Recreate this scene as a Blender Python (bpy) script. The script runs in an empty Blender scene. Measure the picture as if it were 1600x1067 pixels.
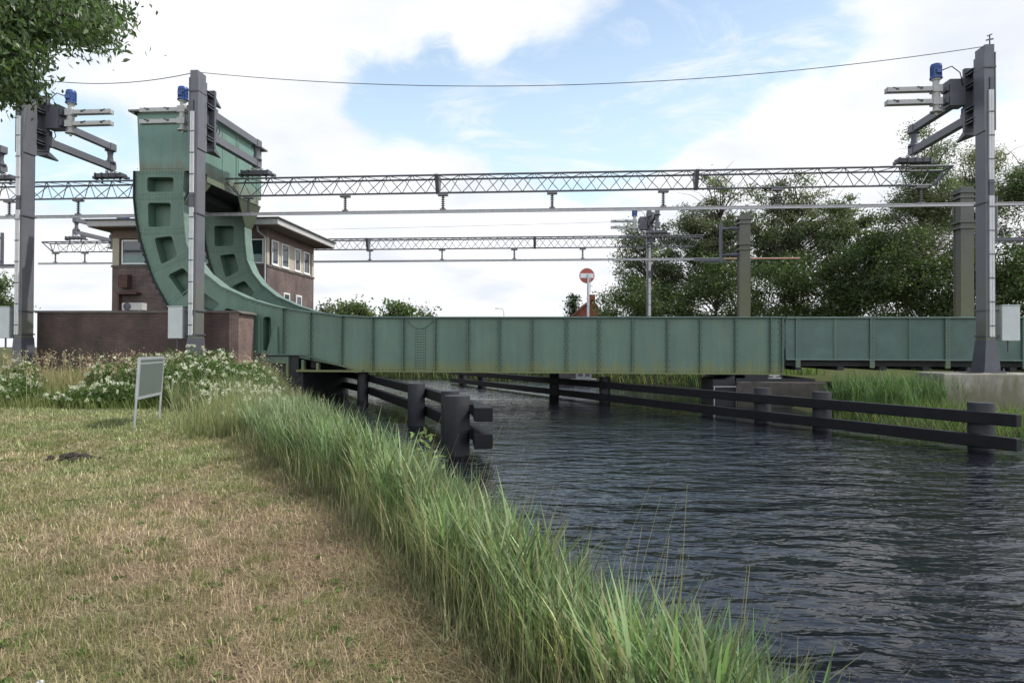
import bpy, math
import numpy as np
from mathutils import Vector, Matrix

# ------------------------------------------------------------------ camera
F = 1067.0                      # focal length in photo pixels (photo 1600 wide)
CAMZ = 1.65
PITCH, ROLL = math.radians(0.62), 0.0039
scene = bpy.context.scene
COL = scene.collection
RC = Matrix.Rotation(math.pi/2 + PITCH, 3, 'X') @ Matrix.Rotation(ROLL, 3, 'Z')
cam_d = bpy.data.cameras.new('camera'); cam = bpy.data.objects.new('camera', cam_d); COL.objects.link(cam)
cam.matrix_world = Matrix.Translation((0, 0, CAMZ)) @ RC.to_4x4()
cam_d.sensor_width = 36; cam_d.lens = 36*F/1600.0; cam_d.clip_start = .05; cam_d.clip_end = 6000
scene.camera = cam
scene.view_settings.view_transform = 'Standard'; scene.view_settings.look = 'None'
scene.view_settings.exposure = 0.34; scene.view_settings.gamma = 1

def ray(px, py):
    return RC @ Vector(((px-800)/F, -(py-533.5)/F, -1))
def at(px, py, depth):
    r = ray(px, py); k = depth/r.y
    return Vector((r.x*k, depth, CAMZ + r.z*k))

# ------------------------------------------------------------------ sky and sun
SUN_AZ, SUN_EL = math.radians(84), math.radians(52)      # azimuth from +Y towards +X
world = bpy.data.worlds.new("World"); scene.world = world; world.use_nodes = True
SUN_STRENGTH = 3.3
def build_sky():
    nt = world.node_tree; N = nt.nodes; L = nt.links; N.clear()
    out = N.new('ShaderNodeOutputWorld')
    sky = N.new('ShaderNodeTexSky'); sky.sky_type = 'NISHITA'; sky.sun_disc = False
    sky.sun_elevation = SUN_EL; sky.sun_rotation = SUN_AZ; sky.air_density = 1.0; sky.dust_density = 1.2; sky.ozone_density = 1.0
    bg = N.new('ShaderNodeBackground'); bg.inputs[1].default_value = .15
    bright = N.new('ShaderNodeMix'); bright.data_type = 'RGBA'; bright.inputs[7].default_value = (5.0, 6.3, 7.1, 1)
    L.new(sky.outputs[0], bright.inputs[6]); L.new(bright.outputs[2], bg.inputs[0])
    tc = N.new('ShaderNodeTexCoord')
    sep = N.new('ShaderNodeSeparateXYZ'); L.new(tc.outputs['Generated'], sep.inputs[0])
    def math_n(op, a, b=None, clamp=False):
        n = N.new('ShaderNodeMath'); n.operation = op; n.use_clamp = clamp
        for i, x in enumerate((a, b)):
            if x is None: continue
            if isinstance(x, (int, float)): n.inputs[i].default_value = x
            else: L.new(x, n.inputs[i])
        return n.outputs[0]
    pale = N.new('ShaderNodeMapRange'); pale.inputs[1].default_value = .25; pale.inputs[2].default_value = .6; pale.inputs[3].default_value = .58; pale.inputs[4].default_value = .0
    L.new(sep.outputs[2], pale.inputs[0]); L.new(pale.outputs[0], bright.inputs[0])
    zz = math_n('ADD', math_n('MAXIMUM', sep.outputs[2], 0.0), .22)
    px = math_n('DIVIDE', sep.outputs[0], zz); py = math_n('DIVIDE', sep.outputs[1], zz)
    comb = N.new('ShaderNodeCombineXYZ'); L.new(px, comb.inputs[0]); L.new(py, comb.inputs[1])
    no = N.new('ShaderNodeTexNoise'); no.inputs['Scale'].default_value = 2.1; no.inputs['Detail'].default_value = 9; no.inputs['Roughness'].default_value = .66
    no.inputs['Distortion'].default_value = .25
    L.new(comb.outputs[0], no.inputs['Vector'])
    no2 = N.new('ShaderNodeTexNoise'); no2.inputs['Scale'].default_value = 2.6; no2.inputs['Detail'].default_value = 6; no2.inputs['Roughness'].default_value = .5
    L.new(comb.outputs[0], no2.inputs['Vector'])
    # cloud cover: a mostly covered sky with a clear lane and cloud banks at given bearings
    cover = math_n('MULTIPLY', math_n('SUBTRACT', no.outputs[0], .5), 3.3)
    cover = math_n('ADD', cover, .58)
    def blob(pxx, pyy, deg, amount):
        nonlocal cover
        c = ray(pxx, pyy).normalized()
        v = N.new('ShaderNodeVectorMath'); v.operation = 'DOT_PRODUCT'; v.inputs[1].default_value = c
        L.new(tc.outputs['Generated'], v.inputs[0])
        mr = N.new('ShaderNodeMapRange'); mr.interpolation_type = 'SMOOTHSTEP'
        mr.inputs[1].default_value = math.cos(math.radians(deg)); mr.inputs[2].default_value = math.cos(math.radians(deg*.25))
        mr.inputs[3].default_value = 0; mr.inputs[4].default_value = amount
        L.new(v.outputs['Value'], mr.inputs[0])
        cover = math_n('ADD', cover, mr.outputs[0])
    for b in ((630, 140, 7, -1.0), (620, 190, 5, -.5), (720, 150, 6, -.7), (790, 180, 8, -.55), (1500, 110, 4, -.4), (900, 150, 9, -.6), (1010, 120, 9, -.65), (1120, 90, 9, -.65), (1260, 90, 8, -.6), (1350, 120, 4, -.3), (960, 230, 6, -.5), (1500, 85, 5, -.35), (1010, 60, 6, -.4), (880, 260, 5, -.35),
              (1160, 225, 6, .6), (1280, 205, 6, .7), (1390, 170, 5, .5), (1470, 15, 7, .6), (1560, 180, 7, .5), (750, 88, 3, .6), (690, 30, 7, .6), (480, 60, 14, .6), (900, 10, 7, .55), (680, 265, 5, .5), (790, 270, 4, .3),
              (130, 250, 6, -.65), (640, 330, 9, .4), (1100, 265, 4, .35), (60, 300, 4, -.2)):
        blob(*b)
    # thick cloud down at the horizon
    hz = N.new('ShaderNodeMapRange'); hz.inputs[1].default_value = .26; hz.inputs[2].default_value = .08; hz.inputs[3].default_value = 0; hz.inputs[4].default_value = .9
    L.new(sep.outputs[2], hz.inputs[0]); cover = math_n('ADD', cover, hz.outputs[0])
    zn = N.new('ShaderNodeMapRange'); zn.inputs[1].default_value = .42; zn.inputs[2].default_value = .56; zn.inputs[3].default_value = 0; zn.inputs[4].default_value = -.65
    L.new(sep.outputs[2], zn.inputs[0]); cover = math_n('ADD', cover, zn.outputs[0])
    ms = N.new('ShaderNodeMapRange'); ms.interpolation_type = 'SMOOTHSTEP'
    ms.inputs[1].default_value = -.05; ms.inputs[2].default_value = .85; L.new(cover, ms.inputs[0])
    no3 = N.new('ShaderNodeTexNoise'); no3.inputs['Scale'].default_value = 3.2; no3.inputs['Detail'].default_value = 9; no3.inputs['Roughness'].default_value = .68; no3.inputs['Distortion'].default_value = .6
    mpv = N.new('ShaderNodeMapping'); mpv.inputs['Scale'].default_value = (1, 1.7, 1); mpv.inputs['Location'].default_value = (3.1, 1.7, 0); L.new(comb.outputs[0], mpv.inputs[0]); L.new(mpv.outputs[0], no3.inputs['Vector'])
    ve = N.new('ShaderNodeMapRange'); ve.interpolation_type = 'SMOOTHSTEP'; ve.inputs[1].default_value = .46; ve.inputs[2].default_value = .72; ve.inputs[4].default_value = .7; L.new(no3.outputs[0], ve.inputs[0])
    msk = math_n('MAXIMUM', ms.outputs[0], ve.outputs[0])
    cl = N.new('ShaderNodeValToRGB')
    e = cl.color_ramp.elements
    e[0].position = .28; e[0].color = (.75, .79, .86, 1); e[1].position = .66; e[1].color = (.99, .995, 1.0, 1)
    L.new(no2.outputs[0], cl.inputs[0])
    bg2 = N.new('ShaderNodeBackground'); L.new(cl.outputs[0], bg2.inputs[0])
    # unseen clouds behind the viewer are brightened as added fill for the near faces
    gn = N.new('ShaderNodeMapRange'); gn.interpolation_type = 'SMOOTHSTEP'; gn.inputs[1].default_value = .15; gn.inputs[2].default_value = -.85; gn.inputs[3].default_value = .90; gn.inputs[4].default_value = 2.1
    L.new(sep.outputs[1], gn.inputs[0]); L.new(gn.outputs[0], bg2.inputs[1])
    mx = N.new('ShaderNodeMixShader'); L.new(msk, mx.inputs[0]); L.new(bg.outputs[0], mx.inputs[1]); L.new(bg2.outputs[0], mx.inputs[2])
    L.new(mx.outputs[0], out.inputs[0])
build_sky()
sd = bpy.data.lights.new('sun', 'SUN'); sd.energy = SUN_STRENGTH; sd.angle = math.radians(.6); sd.color = (1, .96, .89)
sun = bpy.data.objects.new('sun', sd); COL.objects.link(sun); sun.location = (60, 40, 80)
SUNV = Vector((math.sin(SUN_AZ)*math.cos(SUN_EL), math.cos(SUN_AZ)*math.cos(SUN_EL), math.sin(SUN_EL)))
sun.rotation_euler = (-SUNV).to_track_quat('-Z', 'Y').to_euler()

# ------------------------------------------------------------------ bridge frame (s along the rails, t away from the viewer)
def _dir():
    d = RC @ Vector((-12440/F, 37/F, -1)); d = -d
    return math.atan2(d.y, d.x)
YAW = _dir()
CS, SN = math.cos(YAW), math.sin(YAW)
BO = at(935, 545, 34.3); BO = Vector((BO.x, BO.y, 0))
def B(s, t, z=0.0):
    return Vector((BO.x + s*CS - t*SN, BO.y + s*SN + t*CS, z))
def inv(p):
    dx, dy = p.x-BO.x, p.y-BO.y
    return dx*CS + dy*SN, -dx*SN + dy*CS
def bp(px, py, t):              # (s, z) where the line of sight meets the plane t
    r = ray(px, py)
    rs, rt = r.x*CS + r.y*SN, -r.x*SN + r.y*CS
    cs, ct = inv(Vector((0, 0, 0)))
    k = (t-ct)/rt
    return cs + rs*k, CAMZ + r.z*k
def bps(px, py, s):             # (t, z) where the line of sight meets the plane s
    r = ray(px, py)
    rs, rt = r.x*CS + r.y*SN, -r.x*SN + r.y*CS
    cs, ct = inv(Vector((0, 0, 0)))
    k = (s-cs)/rs
    return ct + rt*k, CAMZ + r.z*k

# ------------------------------------------------------------------ helpers
ORG = {}
def thing(name, label, cat, org, frame='b', group=None):
    o = bpy.data.objects.new(name, None); COL.objects.link(o); o.empty_display_size = .3
    org = Vector(org); ORG[o.name] = org
    if frame == 'b': o.location = B(*org); o.rotation_euler = (0, 0, YAW)
    else: o.location = org
    o['label'] = label; o['category'] = cat
    if group: o['group'] = group
    return o
def tag(o, label=None, cat=None, group=None, kind=None):
    if label: o['label'] = label
    if cat: o['category'] = cat
    if group: o['group'] = group
    if kind: o['kind'] = kind
    return o
class MB:
    def __init__(self): self.v = []; self.f = []; self.mi = []; self.cur = 0
    def add(self, vs, fs):
        n = len(self.v); self.v += [tuple(p) for p in vs]; self.f += [tuple(i+n for i in f) for f in fs]; self.mi += [self.cur]*len(fs); return self
    def box(self, x0, x1, y0, y1, z0, z1):
        x0, x1 = min(x0, x1), max(x0, x1); y0, y1 = min(y0, y1), max(y0, y1); z0, z1 = min(z0, z1), max(z0, z1)
        return self.add([(x0,y0,z0),(x1,y0,z0),(x1,y1,z0),(x0,y1,z0),(x0,y0,z1),(x1,y0,z1),(x1,y1,z1),(x0,y1,z1)],
                 [(0,3,2,1),(4,5,6,7),(0,1,5,4),(1,2,6,5),(2,3,7,6),(3,0,4,7)])
    def beam(self, p, q, w, h, up=(0,0,1), h2=None, w2=None):
        p, q = Vector(p), Vector(q); d = (q-p).normalized(); up = Vector(up)
        sx = d.cross(up)
        if sx.length < 1e-4: sx = d.cross(Vector((1,0,0)))
        sx.normalize(); sz = sx.cross(d).normalized()
        w2 = w if w2 is None else w2; h2 = h if h2 is None else h2
        vs = []
        for c, ww, hh in ((p, w, h), (q, w2, h2)):
            for a, b in ((-1,-1),(1,-1),(1,1),(-1,1)): vs.append(c + sx*(a*ww/2) + sz*(b*hh/2))
        return self.add(vs, [(0,1,2,3),(7,6,5,4),(0,4,5,1),(1,5,6,2),(2,6,7,3),(3,7,4,0)])
    def tube(self, p, q, r, r2=None, n=8, caps=True):
        p, q = Vector(p), Vector(q); d = (q-p).normalized(); r2 = r if r2 is None else r2
        a = d.orthogonal().normalized(); b = d.cross(a)
        vs = []
        for c, rr in ((p, r), (q, r2)):
            for i in range(n):
                t = 2*math.pi*i/n; vs.append(c + a*(rr*math.cos(t)) + b*(rr*math.sin(t)))
        fs = [(i, (i+1) % n, n+(i+1) % n, n+i) for i in range(n)]
        if caps: fs += [tuple(range(n))[::-1], tuple(range(n, 2*n))]
        return self.add(vs, fs)
    def path(self, pts, radii, n=6):
        pts = [Vector(p) for p in pts]; m = len(pts)
        if not hasattr(radii, '__len__'): radii = [radii]*m
        vs = []; a = None
        for i, p in enumerate(pts):
            d = (pts[min(i+1, m-1)]-pts[max(i-1, 0)]).normalized()
            a = d.orthogonal() if a is None else (a - d*a.dot(d))
            if a.length < 1e-5: a = d.orthogonal()
            a.normalize(); b = d.cross(a)
            for k in range(n):
                t = 2*math.pi*k/n; vs.append(p + a*(radii[i]*math.cos(t)) + b*(radii[i]*math.sin(t)))
        fs = [(i*n+k, i*n+(k+1) % n, (i+1)*n+(k+1) % n, (i+1)*n+k) for i in range(m-1) for k in range(n)]
        fs += [tuple(range(n))[::-1], tuple(range((m-1)*n, m*n))]
        return self.add(vs, fs)
    def lathe(self, c, prof, n=14):
        c = Vector(c); vs = []; m = len(prof)
        for r, z in prof:
            for k in range(n):
                t = 2*math.pi*k/n; vs.append((c.x + r*math.cos(t), c.y + r*math.sin(t), c.z + z))
        fs = [(i*n+k, i*n+(k+1) % n, (i+1)*n+(k+1) % n, (i+1)*n+k) for i in range(m-1) for k in range(n)]
        fs += [tuple(range(n))[::-1], tuple(range((m-1)*n, m*n))]
        return self.add(vs, fs)
    def prism(self, poly, t0, t1):      # polygon in (x, z), extruded along y
        n = len(poly)
        area = sum(poly[i][0]*poly[(i+1) % n][1]-poly[(i+1) % n][0]*poly[i][1] for i in range(n))
        if area < 0: poly = poly[::-1]
        vs = [(x, t0, z) for x, z in poly] + [(x, t1, z) for x, z in poly]
        fs = [tuple(range(n)), tuple(range(n, 2*n))[::-1]] + [(i, n+i, n+(i+1) % n, (i+1) % n) for i in range(n)]
        return self.add(vs, fs)
    def hprism(self, poly, z0, z1):     # polygon in (x, y), extruded upwards
        n = len(poly)
        area = sum(poly[i][0]*poly[(i+1) % n][1]-poly[(i+1) % n][0]*poly[i][1] for i in range(n))
        if area < 0: poly = poly[::-1]
        vs = [(x, y, z0) for x, y in poly] + [(x, y, z1) for x, y in poly]
        fs = [tuple(range(n))[::-1], tuple(range(n, 2*n))] + [(i, (i+1) % n, n+(i+1) % n, n+i) for i in range(n)]
        return self.add(vs, fs)
    def ribbon(self, line, t0, t1, th, side=1):   # plate following a polyline in (x, z)
        pts = [Vector((a, b)) for a, b in line]; m = len(pts); off = []
        for i in range(m):
            d = (pts[min(i+1, m-1)]-pts[max(i-1, 0)]).normalized(); off.append(pts[i] + Vector((-d.y, d.x))*th*side)
        vs = []
        for i in range(m):
            a, b = pts[i], off[i]
            vs += [(a.x, t0, a.y), (a.x, t1, a.y), (b.x, t1, b.y), (b.x, t0, b.y)]
        fs = []
        for i in range(m-1):
            for k in range(4): fs.append((4*i+k, 4*i+(k+1) % 4, 4*i+4+(k+1) % 4, 4*i+4+k))
        fs += [(0, 1, 2, 3), (4*m-1, 4*m-2, 4*m-3, 4*m-4)]
        return self.add(vs, fs)
    def rivet(self, x, y, z, r, ny=-1):           # small dome on a face that looks along y
        vs = [(x-r, y, z), (x, y, z-r), (x+r, y, z), (x, y, z+r), (x-.5*r, y+ny*.6*r, z-.5*r), (x+.5*r, y+ny*.6*r, z-.5*r), (x+.5*r, y+ny*.6*r, z+.5*r), (x-.5*r, y+ny*.6*r, z+.5*r)]
        self.cur = 1; self.add(vs, [(4,5,6,7),(0,1,5,4),(1,2,6,5),(2,3,7,6),(3,0,4,7)]); self.cur = 0; return self
    def rivet_x(self, x, y, z, r):
        vs = [(x, y-r, z), (x, y, z-r), (x, y+r, z), (x, y, z+r), (x+.6*r, y-.5*r, z-.5*r), (x+.6*r, y+.5*r, z-.5*r), (x+.6*r, y+.5*r, z+.5*r), (x+.6*r, y-.5*r, z+.5*r)]
        self.cur = 1; self.add(vs, [(4,5,6,7),(0,1,5,4),(1,2,6,5),(2,3,7,6),(3,0,4,7)]); self.cur = 0; return self
    def build(self, name, mat, parent=None, org=None, frame='b', smooth=False, bevel=0):
        o_ = ORG[parent.name] if parent is not None else Vector(org)
        me = bpy.data.meshes.new(name)
        me.from_pydata([(a-o_.x, b-o_.y, c-o_.z) for a, b, c in self.v], [], self.f); me.update()
        ob = bpy.data.objects.new(name, me); COL.objects.link(ob); me.materials.append(mat)
        ORG[ob.name] = o_
        if 1 in self.mi:
            me.materials.append(RIVET); me.polygons.foreach_set('material_index', self.mi)
        if parent is not None: ob.parent = parent
        else:
            if frame == 'b': ob.location = B(*o_); ob.rotation_euler = (0, 0, YAW)
            else: ob.location = o_
        if smooth:
            me.shade_smooth()
            me.set_sharp_from_angle(angle=math.radians(40))
        if bevel:
            b = ob.modifiers.new('bevel', 'BEVEL'); b.width = bevel; b.segments = 2; b.limit_method = 'ANGLE'; b.angle_limit = math.radians(50)
        return ob
def holed_plate(mb, outline, holes, t0, t1):      # plate with openings, (x, z) outline extruded along y
    cu = bpy.data.curves.new('tmp', 'CURVE'); cu.dimensions = '2D'; cu.fill_mode = 'BOTH'; cu.extrude = abs(t1-t0)/2
    for poly in [outline] + holes:
        sp = cu.splines.new('POLY'); sp.points.add(len(poly)-1); sp.use_cyclic_u = True
        for p, (a, b) in zip(sp.points, poly): p.co = (a, b, 0, 1)
    ob = bpy.data.objects.new('tmp', cu); COL.objects.link(ob)
    dg = bpy.context.evaluated_depsgraph_get(); dg.update()
    me = bpy.data.meshes.new_from_object(ob.evaluated_get(dg))
    tm = (t0+t1)/2
    mb.add([(v.co.x, tm - v.co.z, v.co.y) for v in me.vertices], [tuple(p.vertices) for p in me.polygons])
    bpy.data.objects.remove(ob); bpy.data.curves.remove(cu); bpy.data.meshes.remove(me)
def rounded(poly, r, n=3):
    out = []; m = len(poly)
    for i in range(m):
        p = Vector(poly[i]); a = Vector(poly[i-1]); b = Vector(poly[(i+1) % m])
        d1 = (a-p); d2 = (b-p); k = min(r, d1.length*.4, d2.length*.4)
        p1 = p + d1.normalized()*k; p2 = p + d2.normalized()*k
        for j in range(n+1):
            u = j/n; q = p1*(1-u)**2 + p*2*u*(1-u) + p2*u*u; out.append((q.x, q.y))
    return out
def copy_tree(o, parent=None):
    c = o.copy(); COL.objects.link(c)
    ORG[c.name] = ORG.get(o.name, Vector((0, 0, 0)))
    if parent is not None: c.parent = parent
    for ch in list(o.children): copy_tree(ch, c)
    return c

# ------------------------------------------------------------------ materials
def mat(name, col, rough=.6, metal=0.0, vary=.25, scale=4.0, col2=None, bump=0.0, bscale=20.0, spec=.5):
    m = bpy.data.materials.new(name); m.use_nodes = True; nt = m.node_tree; N = nt.nodes; L = nt.links
    b = N['Principled BSDF']; b.inputs['Roughness'].default_value = rough; b.inputs['Metallic'].default_value = metal
    b.inputs['Specular IOR Level'].default_value = spec
    tc = N.new('ShaderNodeTexCoord'); no = N.new('ShaderNodeTexNoise'); no.inputs['Scale'].default_value = scale; no.inputs['Detail'].default_value = 6
    no.inputs['Roughness'].default_value = .65
    L.new(tc.outputs['Object'], no.inputs['Vector'])
    cr = N.new('ShaderNodeValToRGB'); e = cr.color_ramp.elements
    c2 = col2 if col2 else tuple(c*(1-vary) for c in col)
    e[0].position = .32; e[0].color = (*c2, 1); e[1].position = .68; e[1].color = (*(col if col2 else tuple(min(1, c*(1+vary*.5)) for c in col)), 1)
    L.new(no.outputs[0], cr.inputs[0]); L.new(cr.outputs[0], b.inputs['Base Color'])
    if bump:
        n2 = N.new('ShaderNodeTexNoise'); n2.inputs['Scale'].default_value = bscale; n2.inputs['Detail'].default_value = 5; L.new(tc.outputs['Object'], n2.inputs['Vector'])
        bm = N.new('ShaderNodeBump'); bm.inputs['Strength'].default_value = bump; bm.inputs['Distance'].default_value = .02
        L.new(n2.outputs[0], bm.inputs['Height']); L.new(bm.outputs[0], b.inputs['Normal'])
    m['c'] = cr.name
    return m
def stain(m, col, z0, z1, amount=.85, scale=3.0, coord='world'):
    """algae and dirt that grows up from the lower edge, broken up by noise"""
    nt = m.node_tree; N = nt.nodes; L = nt.links; b = N['Principled BSDF']
    src = b.inputs['Base Color'].links[0].from_socket
    ge = N.new('ShaderNodeNewGeometry'); sp = N.new('ShaderNodeSeparateXYZ'); L.new(ge.outputs['Position'], sp.inputs[0])
    mp = N.new('ShaderNodeMapping'); mp.inputs['Scale'].default_value = (1, 1, .22); L.new(ge.outputs['Position'], mp.inputs[0])
    no = N.new('ShaderNodeTexNoise'); no.inputs['Scale'].default_value = scale; no.inputs['Detail'].default_value = 7; no.inputs['Roughness'].default_value = .7; L.new(mp.outputs[0], no.inputs['Vector'])
    mr = N.new('ShaderNodeMapRange'); mr.inputs[1].default_value = z0; mr.inputs[2].default_value = z1; mr.inputs[3].default_value = 1; mr.inputs[4].default_value = 0; mr.clamp = True
    L.new(sp.outputs[2], mr.inputs[0])
    a = N.new('ShaderNodeMath'); a.operation = 'MULTIPLY_ADD'; L.new(no.outputs[0], a.inputs[0]); a.inputs[1].default_value = 2.4; a.inputs[2].default_value = -1.2
    s = N.new('ShaderNodeMath'); s.operation = 'ADD'; L.new(a.outputs[0], s.inputs[0]); L.new(mr.outputs[0], s.inputs[1])
    r = N.new('ShaderNodeMapRange'); r.inputs[1].default_value = .12; r.inputs[2].default_value = .8; r.inputs[4].default_value = amount; L.new(s.outputs[0], r.inputs[0])
    mx = N.new('ShaderNodeMix'); mx.data_type = 'RGBA'; L.new(r.outputs[0], mx.inputs[0]); L.new(src, mx.inputs[6]); mx.inputs[7].default_value = (*col, 1)
    L.new(mx.outputs[2], b.inputs['Base Color']); return m
def streaks(m, amount=.16, scale=2.2):
    nt = m.node_tree; N = nt.nodes; L = nt.links; b = N['Principled BSDF']; src = b.inputs['Base Color'].links[0].from_socket
    tc = N.new('ShaderNodeTexCoord'); mp = N.new('ShaderNodeMapping'); mp.inputs['Scale'].default_value = (scale, scale, scale*.07); L.new(tc.outputs['Object'], mp.inputs[0])
    no = N.new('ShaderNodeTexNoise'); no.inputs['Scale'].default_value = 1; no.inputs['Detail'].default_value = 8; no.inputs['Roughness'].default_value = .75; L.new(mp.outputs[0], no.inputs['Vector'])
    mr = N.new('ShaderNodeMapRange'); mr.inputs[1].default_value = .3; mr.inputs[2].default_value = .7; mr.inputs[3].default_value = 1-amount; mr.inputs[4].default_value = 1+amount; L.new(no.outputs[0], mr.inputs[0])
    mx = N.new('ShaderNodeMix'); mx.data_type = 'RGBA'; mx.blend_type = 'MULTIPLY'; mx.inputs[0].default_value = 1; L.new(src, mx.inputs[6]); L.new(mr.outputs[0], mx.inputs[7]); L.new(mx.outputs[2], b.inputs['Base Color'])
    return m
def brick_mat(name, c1, c2, mortar, bw=.21, bh=.065):
    m = bpy.data.materials.new(name); m.use_nodes = True; nt = m.node_tree; N = nt.nodes; L = nt.links
    b = N['Principled BSDF']; b.inputs['Roughness'].default_value = .85
    tc = N.new('ShaderNodeTexCoord'); sp = N.new('ShaderNodeSeparateXYZ'); L.new(tc.outputs['Object'], sp.inputs[0])
    ad = N.new('ShaderNodeMath'); L.new(sp.outputs[0], ad.inputs[0]); L.new(sp.outputs[1], ad.inputs[1])
    cb = N.new('ShaderNodeCombineXYZ'); L.new(ad.outputs[0], cb.inputs[0]); L.new(sp.outputs[2], cb.inputs[1])
    br = N.new('ShaderNodeTexBrick'); br.inputs['Scale'].default_value = 1; br.inputs['Brick Width'].default_value = bw; br.inputs['Row Height'].default_value = bh
    br.inputs['Mortar Size'].default_value = .008; br.inputs['Color1'].default_value = (*c1, 1); br.inputs['Color2'].default_value = (*c2, 1); br.inputs['Mortar'].default_value = (*mortar, 1)
    L.new(cb.outputs[0], br.inputs['Vector'])
    no = N.new('ShaderNodeTexNoise'); no.inputs['Scale'].default_value = .9; no.inputs['Detail'].default_value = 6; L.new(tc.outputs['Object'], no.inputs['Vector'])
    mr = N.new('ShaderNodeMapRange'); mr.inputs[1].default_value = .3; mr.inputs[2].default_value = .7; mr.inputs[3].default_value = .6; mr.inputs[4].default_value = 1.3; L.new(no.outputs[0], mr.inputs[0])
    mx = N.new('ShaderNodeMix'); mx.data_type = 'RGBA'; mx.blend_type = 'MULTIPLY'; mx.inputs[0].default_value = 1
    L.new(br.outputs[0], mx.inputs[6]); L.new(mr.outputs[0], mx.inputs[7]); L.new(mx.outputs[2], b.inputs['Base Color'])
    bm = N.new('ShaderNodeBump'); bm.inputs['Strength'].default_value = .5; bm.inputs['Distance'].default_value = .01; bm.invert = True
    L.new(br.outputs['Fac'], bm.inputs['Height']); L.new(bm.outputs[0], b.inputs['Normal'])
    return m
def leaf_mat(name, trans=.35, rough=.5, gloss=.25):
    m = bpy.data.materials.new(name); m.use_nodes = True; nt = m.node_tree; N = nt.nodes; L = nt.links
    out = N['Material Output']; b = N['Principled BSDF']; b.inputs['Roughness'].default_value = rough; b.inputs['Specular IOR Level'].default_value = gloss
    at_ = N.new('ShaderNodeAttribute'); at_.attribute_name = 'tint'; L.new(at_.outputs['Color'], b.inputs['Base Color'])
    tr = N.new('ShaderNodeBsdfTranslucent')
    g = N.new('ShaderNodeMix'); g.data_type = 'RGBA'; g.blend_type = 'MULTIPLY'; g.inputs[0].default_value = 1; g.inputs[7].default_value = (1.1, 1.28, .68, 1)
    L.new(at_.outputs['Color'], g.inputs[6]); L.new(g.outputs[2], tr.inputs[0])
    mx = N.new('ShaderNodeMixShader'); mx.inputs[0].default_value = trans; L.new(b.outputs[0], mx.inputs[1]); L.new(tr.outputs[0], mx.inputs[2]); L.new(mx.outputs[0], out.inputs[0])
    return m
GREEN = stain(mat('bridge_green_paint', (.078, .132, .104), .5, vary=.16, scale=.7, bump=.06, bscale=2.5), (.15, .165, .055), .40, 1.2, .85, 2.6)
GREEN2 = stain(mat('bridge_green_panel', (.094, .160, .120), .5, vary=.13, scale=.6), (.15, .165, .055), .40, 1.2, .85, 2.6)
GREENC = mat('counterweight_green_paint', (.133, .236, .192), .5, vary=.15, scale=.8)
GREENQ = mat('quadrant_green_paint', (.098, .172, .128), .5, vary=.18, scale=.9)
for m_ in (GREEN2, GREENC, GREENQ): streaks(m_)
stain(GREENC, (.14, .105, .045), 10.95, 11.75, .55, 1.6)
FLANGE = mat('weathered_green_flange', (.14, .21, .175), .6, vary=.25, scale=2)
CAPM = mat('weathered_cap_steel', (.13, .14, .12), .7, vary=.3, scale=2)
RIVET = mat('worn_rivet_heads', (.045, .062, .042), .7, vary=.4, scale=3)
DARK = mat('black_steel_and_shade', (.02, .022, .024), .7, vary=.3)
STEEL = stain(mat('mast_grey_paint', (.112, .116, .132), .45, vary=.14, scale=1.2), (.12, .125, .05), -.5, 6.0, .6, 1.4)
STEELD = mat('mast_dark_paint', (.075, .079, .092), .45, vary=.2, scale=2)
LATT = mat('galvanised_lattice', (.13, .135, .15), .5, vary=.2)
LATTG = mat('lattice_steel_dark', (.085, .09, .10), .5, vary=.2)
RAILC = mat('conductor_metal', (.36, .36, .37), .45, metal=.3, vary=.15)
COPPER = mat('copper_rail', (.42, .25, .18), .5, metal=.3, vary=.2)
WHITE = mat('white_enamel', (.55, .55, .54), .45, vary=.12)
LGREY = mat('light_grey_cast', (.40, .40, .38), .5, vary=.15)
CABM = mat('cabinet_pale_grey', (.48, .51, .50), .5, vary=.10, scale=1.5)
BLUE = mat('motor_blue_paint', (.022, .072, .25), .35, vary=.2, scale=6)
INSUL = mat('insulator_glaze', (.11, .10, .105), .3, vary=.2)
PORC = mat('white_insulator', (.6, .6, .6), .3, vary=.1)
FENDER = mat('black_fender_coat', (.010, .0105, .0125), .6, spec=.25, vary=.35, scale=3, bump=.15, bscale=8)
FPOST = mat('dark_grey_pile_coat', (.028, .030, .034), .55, spec=.3, vary=.25, scale=2)
BRICK = stain(brick_mat('brown_brick', (.085, .048, .038), (.056, .034, .029), (.12, .10, .088), .24, .085), (.05, .05, .03), -.4, 2.4, .5, 1.0)
BRICK_LIT = brick_mat('sunlit_red_brown_brick', (.20, .115, .09), (.14, .08, .065), (.24, .22, .20))  # wall end brick, with the sunlight on it put into the lighter colour
BRICKH = brick_mat('house_brick', (.125, .078, .068), (.085, .056, .050), (.21, .19, .175), .24, .09)
BRICKR = brick_mat('red_brick', (.30, .075, .045), (.24, .06, .04), (.25, .15, .11), .5, .2)
CONC = stain(mat('concrete', (.33, .31, .27), .85, vary=.25, scale=2, bump=.2, bscale=10), (.09, .085, .035), -.6, 1.3, .75, 1.8)
COPING = mat('coping_stone', (.12, .105, .092), .85, vary=.3, scale=2)
CREAM = mat('cream_paint', (.42, .37, .28), .7, vary=.12)
FASCIA = mat('fascia_grey_white', (.46, .45, .44), .6, vary=.12)
SOFFIT = mat('soffit_brown', (.20, .14, .12), .8, vary=.2)
ROOFM = mat('bitumen_roof', (.10, .105, .10), .85, vary=.2)
WFRAME = mat('window_frame_white', (.72, .72, .70), .5, vary=.06)
RUST = mat('rusty_brown', (.10, .05, .04), .85, vary=.4)
WOOD = mat('weathered_timber', (.07, .06, .05), .85, vary=.4)
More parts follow.
